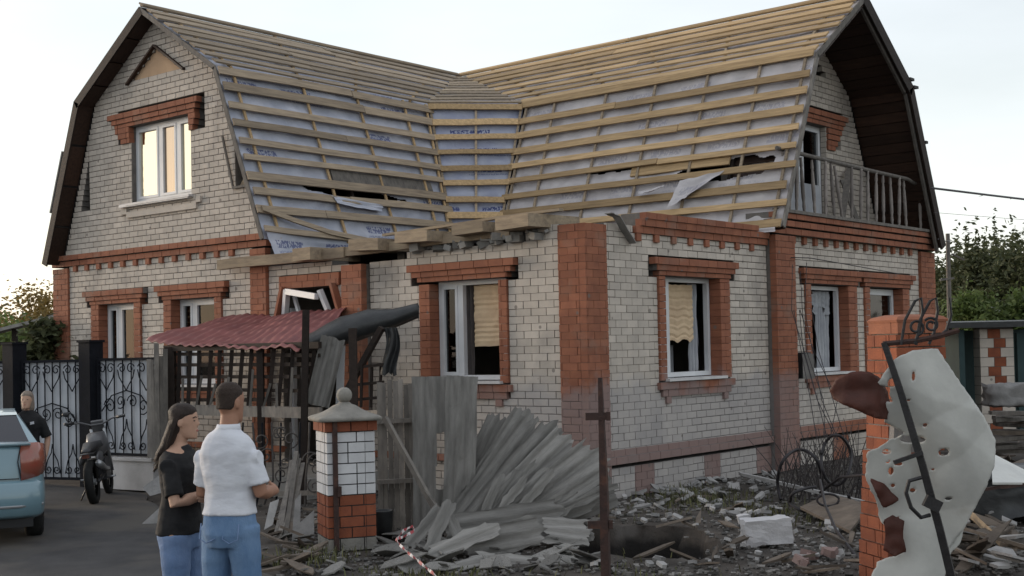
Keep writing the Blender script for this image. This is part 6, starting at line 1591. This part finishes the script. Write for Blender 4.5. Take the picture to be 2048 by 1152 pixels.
def head_rings(mb, c, k, tilt=None, fem=False):
    """head facing +y, chin to crown, as one loft; c = centre of the head"""
    jw = .92 if fem else 1.0
    prof = [(-.118, .026, .030, .060), (-.108, .044, .050, .045), (-.090, .053, .066, .030), (-.065, .060, .080, .016), (-.035, .066, .089, .006), (0, .0705, .095, .0), (.035, .073, .099, -.004), (.068, .071, .097, -.008), (.095, .060, .083, -.012), (.113, .042, .060, -.014), (.123, .018, .028, -.014)]
    rings = []
    for z, hx, hy, cy in prof:
        r = ell(z, hx * (jw if z < -.03 else 1), hy, 0, cy, 22, 2.1)
        rings.append([Vector(c) + (tilt @ p if tilt is not None else p) * k for p in r])
    mb.loft(rings)
    T = (lambda p: Vector(c) + (tilt @ V(*p) if tilt is not None else V(*p)) * k)
    mb.loft([[T((s * w, y, z)) for s, y in ((-1, y0), (0, y1), (1, y0), (0, y0 - .02))] for (w, y0, y1, z) in ((.008, .088, .098, .030), (.011, .090, .110, .008), (.015, .090, .118, -.012), (.016, .088, .112, -.022), (.008, .085, .094, -.028))])
    for s in (-1, 1):                         # ears, brow, cheek, lips
        mb.loft([[T((s * (.069 + o), -.008 + y * r, -.005 + zz * r)) for y, zz in ((-.016, -.024), (.012, -.028), (.018, .0), (.010, .028), (-.014, .028), (-.020, .0))] for o, r in ((-.008, .9), (.006, 1.0), (.012, .85))])
    mb.sphere(T((0, .078, -.052)), (.021 * k, .017 * k, .008 * k), 10, 6); mb.sphere(T((0, .074, -.066)), (.020 * k, .016 * k, .008 * k), 10, 6)
    mb.sphere(T((0, .068, .034)), (.05 * k, .024 * k, .012 * k), 12, 6); mb.sphere(T((0, .066, -.098)), (.022 * k, .022 * k, .016 * k), 10, 6)
    return T

# ---- the man: seen from behind, right forearm raised in front
mpos = at(466, 1350, 8.0); mpos.z = .012
man = thing('person', 'man seen from behind in a white shirt and blue jeans, forearm raised in front', 'person', mpos, R_(25 - 4))
b = MB()
tor = [(.86, .165, .118, 0), (.94, .172, .122, -.008), (1.04, .160, .112, 0), (1.14, .158, .110, .004), (1.28, .172, .118, .0), (1.38, .186, .116, -.006), (1.44, .150, .092, -.012), (1.49, .085, .070, -.014), (1.535, .066, .066, -.01)]
b.loft([ell(z, hx, hy, 0, cy) for z, hx, hy, cy in tor])
b.tube([(0, -.012, 1.48), (0, 0, 1.56), (0, .012, 1.62)], [.066, .060, .060], 14)
for s in (-1, 1):
    b.tube([(s * .095, 0, .92), (s * .112, .01, .70), (s * .125, .018, .50), (s * .135, -.01, .30), (s * .14, -.02, .08)], [.098, .086, .062, .058, .042], 14)
    b.loft([[V(s * .145 + w * x, y, z * h) for x, z in ((-1, .02), (-.8, 1), (.8, 1), (1, .02))] for (y, w, h) in ((-.075, .030, .06), (-.03, .038, .09), (.08, .045, .055), (.16, .042, .035), (.19, .025, .02))])
sh_r, el_r, wr_r = V(.170, -.01, 1.345), V(.222, .012, 1.13), V(.195, .24, 1.12)
sh_l, el_l, wr_l = V(-.170, -.01, 1.345), V(-.228, .03, 1.125), V(-.10, .22, 1.06)
for sh, el, wr in ((sh_r, el_r, wr_r), (sh_l, el_l, wr_l)):
    b.tube([sh, lerp(sh, el, .45), el, lerp(el, wr, .35), wr], [.050, .052, .045, .046, .030], 12)
add_hand(b, wr_r, (-.45, .85, .15), (-.6, -.2, -.5), 1, .19, .9); add_hand(b, wr_l, (.75, .6, .1), (0, -.5, .6), -1, .19, .8)
mt = Matrix.Rotation(R_(-14), 3, 'Z') @ Matrix.Rotation(R_(-4), 3, 'X')
head_rings(b, (0, .02, 1.685), 1.02, mt)
remesh(b, 'body', 'skin_tan', man, .0075, 2)
h = MB(); T_ = lambda p: V(0, .02, 1.685) + (mt @ V(*p)) * 1.02
h.loft([[T_(q) for q in ell(z, hx, hy, 0, cy, 20, 2.1)] for z, hx, hy, cy in ((-.040, .055, .042, -.053), (-.02, .067, .058, -.038), (.01, .0715, .064, -.035), (.035, .0745, .080, -.023), (.06, .0755, .0975, -.012), (.085, .069, .093, -.012), (.108, .054, .074, -.014), (.124, .034, .050, -.014), (.131, .012, .02, -.014))])
remesh(h, 'hair', 'hair_short', man, .006, 3, .0015, 40)
sh = MB()
sh.loft([ell(z, hx, hy, 0, cy) for z, hx, hy, cy in ((.995, .186, .138, -.006), (1.005, .188, .140, -.006), (1.05, .174, .130, -.004), (1.14, .168, .126, 0), (1.28, .184, .136, -.004), (1.38, .200, .132, -.010), (1.44, .180, .116, -.014), (1.495, .130, .096, -.014), (1.525, .080, .078, -.012), (1.545, .074, .074, -.010))])
for s_, e_ in ((sh_r, el_r), (sh_l, el_l)): sh.tube([s_ + V(math.copysign(-.07, s_.x), 0, .01), s_ + V(math.copysign(-.012, s_.x), 0, .0), lerp(s_, e_, .15), lerp(s_, e_, .45), lerp(s_, e_, .76)], [.05, .058, .064, .069, .076], 14)
shirt = remesh(sh, 'shirt', 'white_cotton', man, .0085, 9, .0085, 6.0)
cl = MB(); cl.loft([ell(z, r, r, 0, cy, 20, 2) for z, r, cy in ((1.515, .079, -.012), (1.53, .081, -.010), (1.556, .075, -.006), (1.558, .068, -.006), (1.52, .068, -.01))], cap=False); local_part(cl, 'collar', 'white_cotton', shirt, True)
pn = MB()
pn.loft([ell(z, hx, hy, 0, cy) for z, hx, hy, cy in ((.80, .168, .122, -.006), (.88, .182, .140, -.014), (.96, .180, .134, -.008), (1.06, .166, .120, 0))])
for s in (-1, 1): pn.tube([(s * .092, -.006, .92), (s * .108, .004, .72), (s * .124, .016, .50), (s * .136, -.004, .28), (s * .142, -.012, .06)], [.112, .103, .083, .082, .086], 16)
jeans = remesh(pn, 'jeans', 'denim_blue', man, .009, 4, .0075, 5)
for s in (-1, 1):                             # stitched back pockets: thin raised outlines on the seat
    m = MB(); m.tube([V(s * .085 - .055, -.128, .952), V(s * .085 - .055, -.150, .86), V(s * .085, -.158, .835), V(s * .085 + .055, -.146, .86), V(s * .085 + .052, -.126, .952)], .004, 5); local_part(m, 'pocket_seam', 'denim_pale', jeans, True)
for s in (-1, 1):
    m = MB(); m.loft([[V(s * .145 + w * x, y, z * h) for x, z in ((-1, .0), (-.9, 1), (.9, 1), (1, .0))] for (y, w, h) in ((-.09, .036, .07), (-.03, .046, .10), (.08, .052, .07), (.17, .048, .045), (.20, .03, .03))]); local_part(m, 'shoe', 'shoe', man, True)

# ---- woman with long dark hair, arms folded, in profile
wpos = at(366, 1352, 8.35); wpos.z = .012
fa = math.atan2(.643, .766) - R_(8)
wom = thing('person', 'woman with long dark hair and folded arms in a black top and jeans', 'person', wpos, fa - math.pi / 2)
b = MB(); K = .955
tor = [(.84, .165, .115, 0), (.92, .172, .125, -.01), (1.02, .145, .105, 0), (1.10, .132, .098, .004), (1.22, .150, .118, .012), (1.31, .165, .125, .010), (1.38, .165, .105, -.004), (1.43, .105, .076, -.012), (1.46, .056, .058, -.008)]
b.loft([ell(z, hx, hy, 0, cy) for z, hx, hy, cy in tor]); b.tube([(0, -.012, 1.42), (0, .004, 1.49), (0, .018, 1.55)], [.056, .050, .050], 14)
for s in (-1, 1):
    b.tube([(s * .088, 0, .88), (s * .096, .01, .67), (s * .10, .016, .47), (s * .10, -.01, .28), (s * .10, -.02, .08)], [.098, .084, .060, .056, .038], 14)
    b.loft([[V(s * .10 + w * x, y, z * h) for x, z in ((-1, .02), (-.8, 1), (.8, 1), (1, .02))] for (y, w, h) in ((-.07, .028, .055), (-.03, .034, .08), (.08, .04, .05), (.15, .036, .03), (.17, .02, .02))])
sh_r, el_r, wr_r = V(.165, .0, 1.32), V(.225, .055, 1.085), V(.0, .215, 1.135)
sh_l, el_l, wr_l = V(-.165, .0, 1.32), V(-.225, .06, 1.09), V(.02, .235, 1.105)
for s_, e_, w_ in ((sh_r, el_r, wr_r), (sh_l, el_l, wr_l)): b.tube([s_, lerp(s_, e_, .45), e_, lerp(e_, w_, .35), w_], [.044, .046, .041, .041, .026], 12)
add_hand(b, wr_r, (-.9, .1, .1), (0, -.9, .2), 1, .165, .5); add_hand(b, wr_l, (.9, -.15, .05), (0, -.9, .2), -1, .165, .5)
mt2 = Matrix.Rotation(R_(-2), 3, 'X') @ Matrix.Rotation(R_(6), 3, 'Z')
Tw = head_rings(b, (0, .035, 1.605), .95, mt2, True)
remesh(b, 'body', 'skin_pale', wom, .0065, 2)
for s in (-1, 1):
    m = MB(); m.sphere(Tw((s * .030, .080, .012)), (.012, .007, .006), 10, 6); local_part(m, 'eye', 'eye_dark', wom, True)
    m = MB(); m.tube([Tw((s * .014, .092, .036)), Tw((s * .032, .088, .040)), Tw((s * .048, .074, .032))], .0035, 5); local_part(m, 'eyebrow', 'hair_brown', wom)
m = MB(); m.sphere(Tw((0, .094, -.058)), (.018, .007, .008), 10, 6); local_part(m, 'mouth', 'lip', wom, True)
h = MB()
h.loft([[Tw(q) for q in ell(z, hx, hy, 0, cy, 20, 2.1)] for z, hx, hy, cy in ((-.10, .070, .045, -.070), (-.05, .076, .055, -.055), (.0, .080, .064, -.044), (.035, .082, .084, -.026), (.06, .081, .101, -.014), (.085, .074, .099, -.012), (.112, .057, .080, -.014), (.128, .036, .054, -.014), (.136, .012, .02, -.014))])
h.loft([ell(z, hx, hy, 0, cy, 16, 2.1) for z, hx, hy, cy in ((1.33, .05, .025, -.130), (1.36, .085, .038, -.126), (1.40, .095, .048, -.108), (1.45, .092, .056, -.075), (1.54, .080, .060, -.035), (1.60, .078, .062, -.012))])
hr = remesh(h, 'hair', 'hair_brown', wom, .0065, 4, .003, 22)
m = MB()
for k in range(170):
    a = U(-2.4, 2.4); x0 = .080 * math.sin(a); y0 = .035 - .03 - .070 * abs(math.cos(a)); w_ = U(.85, 1.12); e = U(1.27, 1.38)
    m.tube([V(x0 * .95, y0 + .03, 1.66), V(x0 * 1.05, y0, 1.58), V(x0 * 1.12 * w_, y0 - .03, 1.48), V(x0 * 1.1 * w_, y0 - .07 + U(-.01, .01), 1.38), V(x0 * .8 * w_, -.150 + U(-.02, .02), e)], [.0035, .004, .004, .0035, .0015], 4)
q = local_part(m, 'hair_strands', 'hair_brown', hr, True); q['kind'] = 'stuff'
sh = MB()
sh.loft([ell(z, hx, hy, 0, cy) for z, hx, hy, cy in ((.86, .188, .142, -.006), (.875, .190, .145, -.006), (.95, .182, .138, -.004), (1.05, .162, .122, 0), (1.12, .155, .116, .004), (1.22, .170, .134, .012), (1.31, .184, .138, .008), (1.375, .178, .116, -.006), (1.42, .116, .086, -.012), (1.452, .075, .070, -.010))])
for s_, e_ in ((sh_r, el_r), (sh_l, el_l)): sh.tube([s_ + V(math.copysign(-.05, s_.x), 0, 0), s_, lerp(s_, e_, .45), lerp(s_, e_, .82)], [.058, .060, .062, .066], 14)
top_ = remesh(sh, 'top', 'black_cotton', wom, .0085, 8, .008, 7)
pn = MB(); pn.loft([ell(z, hx, hy, 0, cy) for z, hx, hy, cy in ((.76, .162, .118, -.006), (.84, .176, .134, -.014), (.92, .174, .130, -.010), (.98, .152, .112, 0))])
for s in (-1, 1): pn.tube([(s * .088, -.004, .86), (s * .098, .006, .66), (s * .104, .014, .46), (s * .108, -.004, .26), (s * .110, -.012, .05)], [.107, .097, .076, .078, .085], 16)
remesh(pn, 'jeans', 'denim_pale', wom, .009, 4, .006, 8)
for s in (-1, 1):
    m = MB(); m.loft([[V(s * .10 + w * x, y, z * h) for x, z in ((-1, .0), (-.9, 1), (.9, 1), (1, .0))] for (y, w, h) in ((-.08, .034, .06), (-.03, .042, .09), (.08, .048, .06), (.16, .042, .04), (.18, .026, .03))]); local_part(m, 'shoe', 'shoe', wom, True)

# ---- woman by the gate, facing the street behind the car
gpos = gpt(58, 1040, 16.0); gpos.z = .012
gw = thing('person', 'fair-haired woman in a dark top standing behind the car by the gate', 'person', gpos, math.atan2(-.767, .642) - math.pi / 2 + R_(8))
b = MB(); b.loft([ell(z, hx, hy, 0, cy) for z, hx, hy, cy in tor]); b.tube([(0, -.012, 1.42), (0, .004, 1.49), (0, .018, 1.55)], [.056, .050, .050], 12)
for s in (-1, 1):
    b.tube([(s * .088, 0, .88), (s * .096, .01, .67), (s * .10, .016, .47), (s * .10, -.01, .28), (s * .10, -.02, .05)], [.098, .084, .060, .056, .04], 12)
    sh_, el_, wr_ = V(s * .165, 0, 1.32), V(s * .25, -.03, 1.08), V(s * .235, .05, .85)
    b.tube([sh_, lerp(sh_, el_, .5), el_, lerp(el_, wr_, .4), wr_], [.046, .047, .042, .040, .027], 10); add_hand(b, wr_, (0, .15, -1), (-s, .1, 0), s, .165, .4)
Tg = head_rings(b, (0, .035, 1.605), .97, Matrix.Rotation(R_(-6), 3, 'Z'), True)
remesh(b, 'body', 'skin_pale', gw, .010, 2)
for s in (-1, 1):
    m = MB(); m.sphere(Tg((s * .030, .080, .012)), (.013, .008, .007), 8, 5); local_part(m, 'eye', 'eye_dark', gw, True)
m = MB(); m.sphere(Tg((0, .094, -.058)), (.018, .007, .006), 8, 5); local_part(m, 'mouth', 'lip', gw, True)
h = MB(); h.loft([[Tg(q) for q in ell(z, hx, hy, 0, cy, 18, 2.1)] for z, hx, hy, cy in ((-.145, .080, .045, -.045), (-.11, .090, .055, -.04), (-.05, .092, .064, -.032), (.0, .090, .072, -.030), (.04, .085, .088, -.022), (.07, .083, .103, -.010), (.10, .07, .09, -.012), (.125, .045, .06, -.014), (.138, .012, .02, -.014))])
remesh(h, 'hair', 'hair_fair', gw, .009, 3, .003, 22)
sh = MB(); sh.loft([ell(z, hx * 1.1, hy * 1.12, 0, cy) for z, hx, hy, cy in ((.80, .178, .130, -.006),) + tuple(tor[1:-1])] + [ell(1.47, .075, .072, 0, -.008)])
for s in (-1, 1):
    sh_, el_ = V(s * .165, 0, 1.32), V(s * .25, -.03, 1.08); sh.tube([sh_ + V(-s * .05, 0, 0), sh_, lerp(sh_, el_, .45), lerp(sh_, el_, .9)], [.062, .064, .066, .070], 12)
tp = remesh(sh, 'top', 'black_cotton', gw, .012, 4, .006, 7)
m = MB(); m.box((-.075, .138, 1.30), (.07, .012, .035), Matrix.Rotation(.2, 3, 'Y')); local_part(m, 'chest_print', 'white_cotton', tp)
pn = MB(); pn.loft([ell(z, hx, hy, 0, cy) for z, hx, hy, cy in ((.76, .162, .118, -.006), (.84, .176, .134, -.014), (.92, .174, .130, -.010), (.98, .152, .112, 0))])
for s in (-1, 1): pn.tube([(s * .088, -.004, .86), (s * .098, .006, .66), (s * .104, .014, .46), (s * .108, -.004, .26), (s * .110, -.012, .05)], [.107, .097, .08, .08, .085], 12)
remesh(pn, 'trousers', 'black_cotton', gw, .012, 4)
for s in (-1, 1):
    m = MB(); m.loft([[V(s * .10 + w * x, y, z * hh) for x, z in ((-1, .0), (-.9, 1), (.9, 1), (1, .0))] for (y, w, hh) in ((-.08, .034, .06), (-.03, .042, .09), (.08, .048, .06), (.16, .042, .04), (.18, .026, .03))]); local_part(m, 'shoe', 'shoe', gw, True)
gw.scale = (.92, .92, .92)
wom.scale = (.97, .97, .97)
man.scale = (.95, .96, 1.0)
# ------------------------------------------------------------------ debris on the ground (after the ground, which gives its height)
scatter('slate_shard', 'broken grey slate shard lying in the heap below the leaning fan', 'rubble', 'slate shards below the fan', 'slate', 90, (800, 1200), (1045, 1150), (.05, .20), .012, .5, .05)
scatter('slate_shard', 'broken grey slate shard on the ground in front of the brick pillar', 'rubble', 'slate shards before the pillar', 'slate', 26, (580, 820), (1075, 1150), (.06, .17), .014, .35)
scatter('plaster_shard', 'pale broken shard lying along the foot of the house wall', 'rubble', 'pale shards at the wall foot', 'pale_rubble', 120, (1180, 1560), (950, 1035), (.02, .12), .03, .5)
scatter('rubble_lump', 'small pale lump of rubble on the bare earth around the pit', 'rubble', 'rubble lumps around the pit', 'pale_rubble', 70, (1180, 1720), (1030, 1150), (.02, .075), .03, .5)
scatter('wood_scrap', 'dark splintered scrap of wood on the bare earth', 'scrap', 'wood scraps on the earth', 'board_scrap', 44, (1180, 1750), (1000, 1150), (.025, .07), .02, .4, long=4.0)
scatter('wood_scrap', 'splintered board lying in the wreckage behind the white sheet', 'scrap', 'boards behind the white sheet', 'board_scrap', 70, (1850, 2046), (880, 1150), (.03, .13), .025, .35, .08, long=4.5)
scatter('plaster_shard', 'pale broken panel lying in the wreckage behind the white sheet', 'rubble', 'pale panels behind the white sheet', 'pale_rubble', 22, (1890, 2046), (900, 1150), (.06, .2), .02, .3, .08)
scatter('wood_scrap', 'splintered scrap of wood near the wrecked porch', 'scrap', 'wood scraps near the porch', 'board_scrap', 30, (540, 640), (1010, 1150), (.03, .08), .02, .5, long=4.0)
scatter('brick_bit', 'orange brick fragment on the earth by the gatepost', 'rubble', 'brick fragments by the gatepost', 'red_brick', 7, (1580, 1720), (1115, 1152), (.03, .10), .06, .3)
# fine grit everywhere in the yard: too small to count
m = MB()
for k in range(11000):
    px = U(300, 2046) if k % 12 == 0 else U(560, 2046); py = 930 + 221 * rng.random() ** (1.0 if k % 2 else 2.2)
    v = (_fw + _rt * ((px - 1024) / F_PX) + _up * ((630 - py) / F_PX)); p = CAM_LOC + v * (-CAM_LOC.z / v.z)
    if (p.x < .05 and p.y > -.05): continue
    if 1185 < px < 1410 and 1045 < py < 1128 and rng.random() < .9: continue
    s = .006 + .034 * rng.random() ** 2; z = ground_z(p.x, p.y)
    rot = Matrix.Rotation(U(0, 6), 3, 'Z') @ Matrix.Rotation(U(-.6, .6), 3, 'X')
    m.box((p.x, p.y, z + s * .2), (s * U(1, 2.6), s, s * U(.3, .9)), rot, U(0, 1))
mk('grit', (.20, .19, .18), (.08, .075, .07), 9, .95, .2, tint=.6)
o = m.build('grit', 'grit'); o['kind'] = 'stuff'; o['label'] = 'fine stone and slate grit strewn over the bare yard'; o['category'] = 'grit'
# sparse grass and weeds
mk('grass', (.075, .085, .035), (.11, .10, .045), 5, .9, 0, tint=.4)
m = MB()
def tuft(cx, cy, n, spread, h):
    for i in range(n):
        x = cx + rng.gauss(0, spread); y = cy + rng.gauss(0, spread); z = ground_z(x, y); a = U(0, 6.28); l = h * U(.5, 1.2); w = .006
        d = V(math.cos(a), math.sin(a), 0); s = V(-d.y, d.x, 0) * w; b = V(x, y, z - .01)
        m.add([b - s, b + s, b + d * l * .25 + V(0, 0, l * .6) + s * .7, b + d * l * .25 + V(0, 0, l * .6) - s * .7, b + d * l * .6 + V(0, 0, l)], [(0, 1, 2, 3), (3, 2, 4)], U(0, 1))
for px, py, n, sp, h in ((1385, 1000, 260, .35, .14), (1440, 1010, 200, .4, .10), (1540, 1025, 160, .35, .12), (1350, 985, 160, .3, .12), (840, 1140, 220, .3, .07), (900, 1150, 160, .3, .07), (600, 1125, 180, .25, .12), (650, 1110, 100, .25, .1), (1300, 1020, 120, .5, .07), (1620, 1040, 120, .4, .10), (1260, 1150, 90, .4, .08)):
    v = (_fw + _rt * ((px - 1024) / F_PX) + _up * ((630 - py) / F_PX)); p = CAM_LOC + v * (-CAM_LOC.z / v.z)
    tuft(p.x, p.y, n, sp, h)
o = m.build('grass', 'grass'); o['kind'] = 'stuff'; o['label'] = 'sparse dry grass growing in tufts on the yard earth'; o['category'] = 'grass'
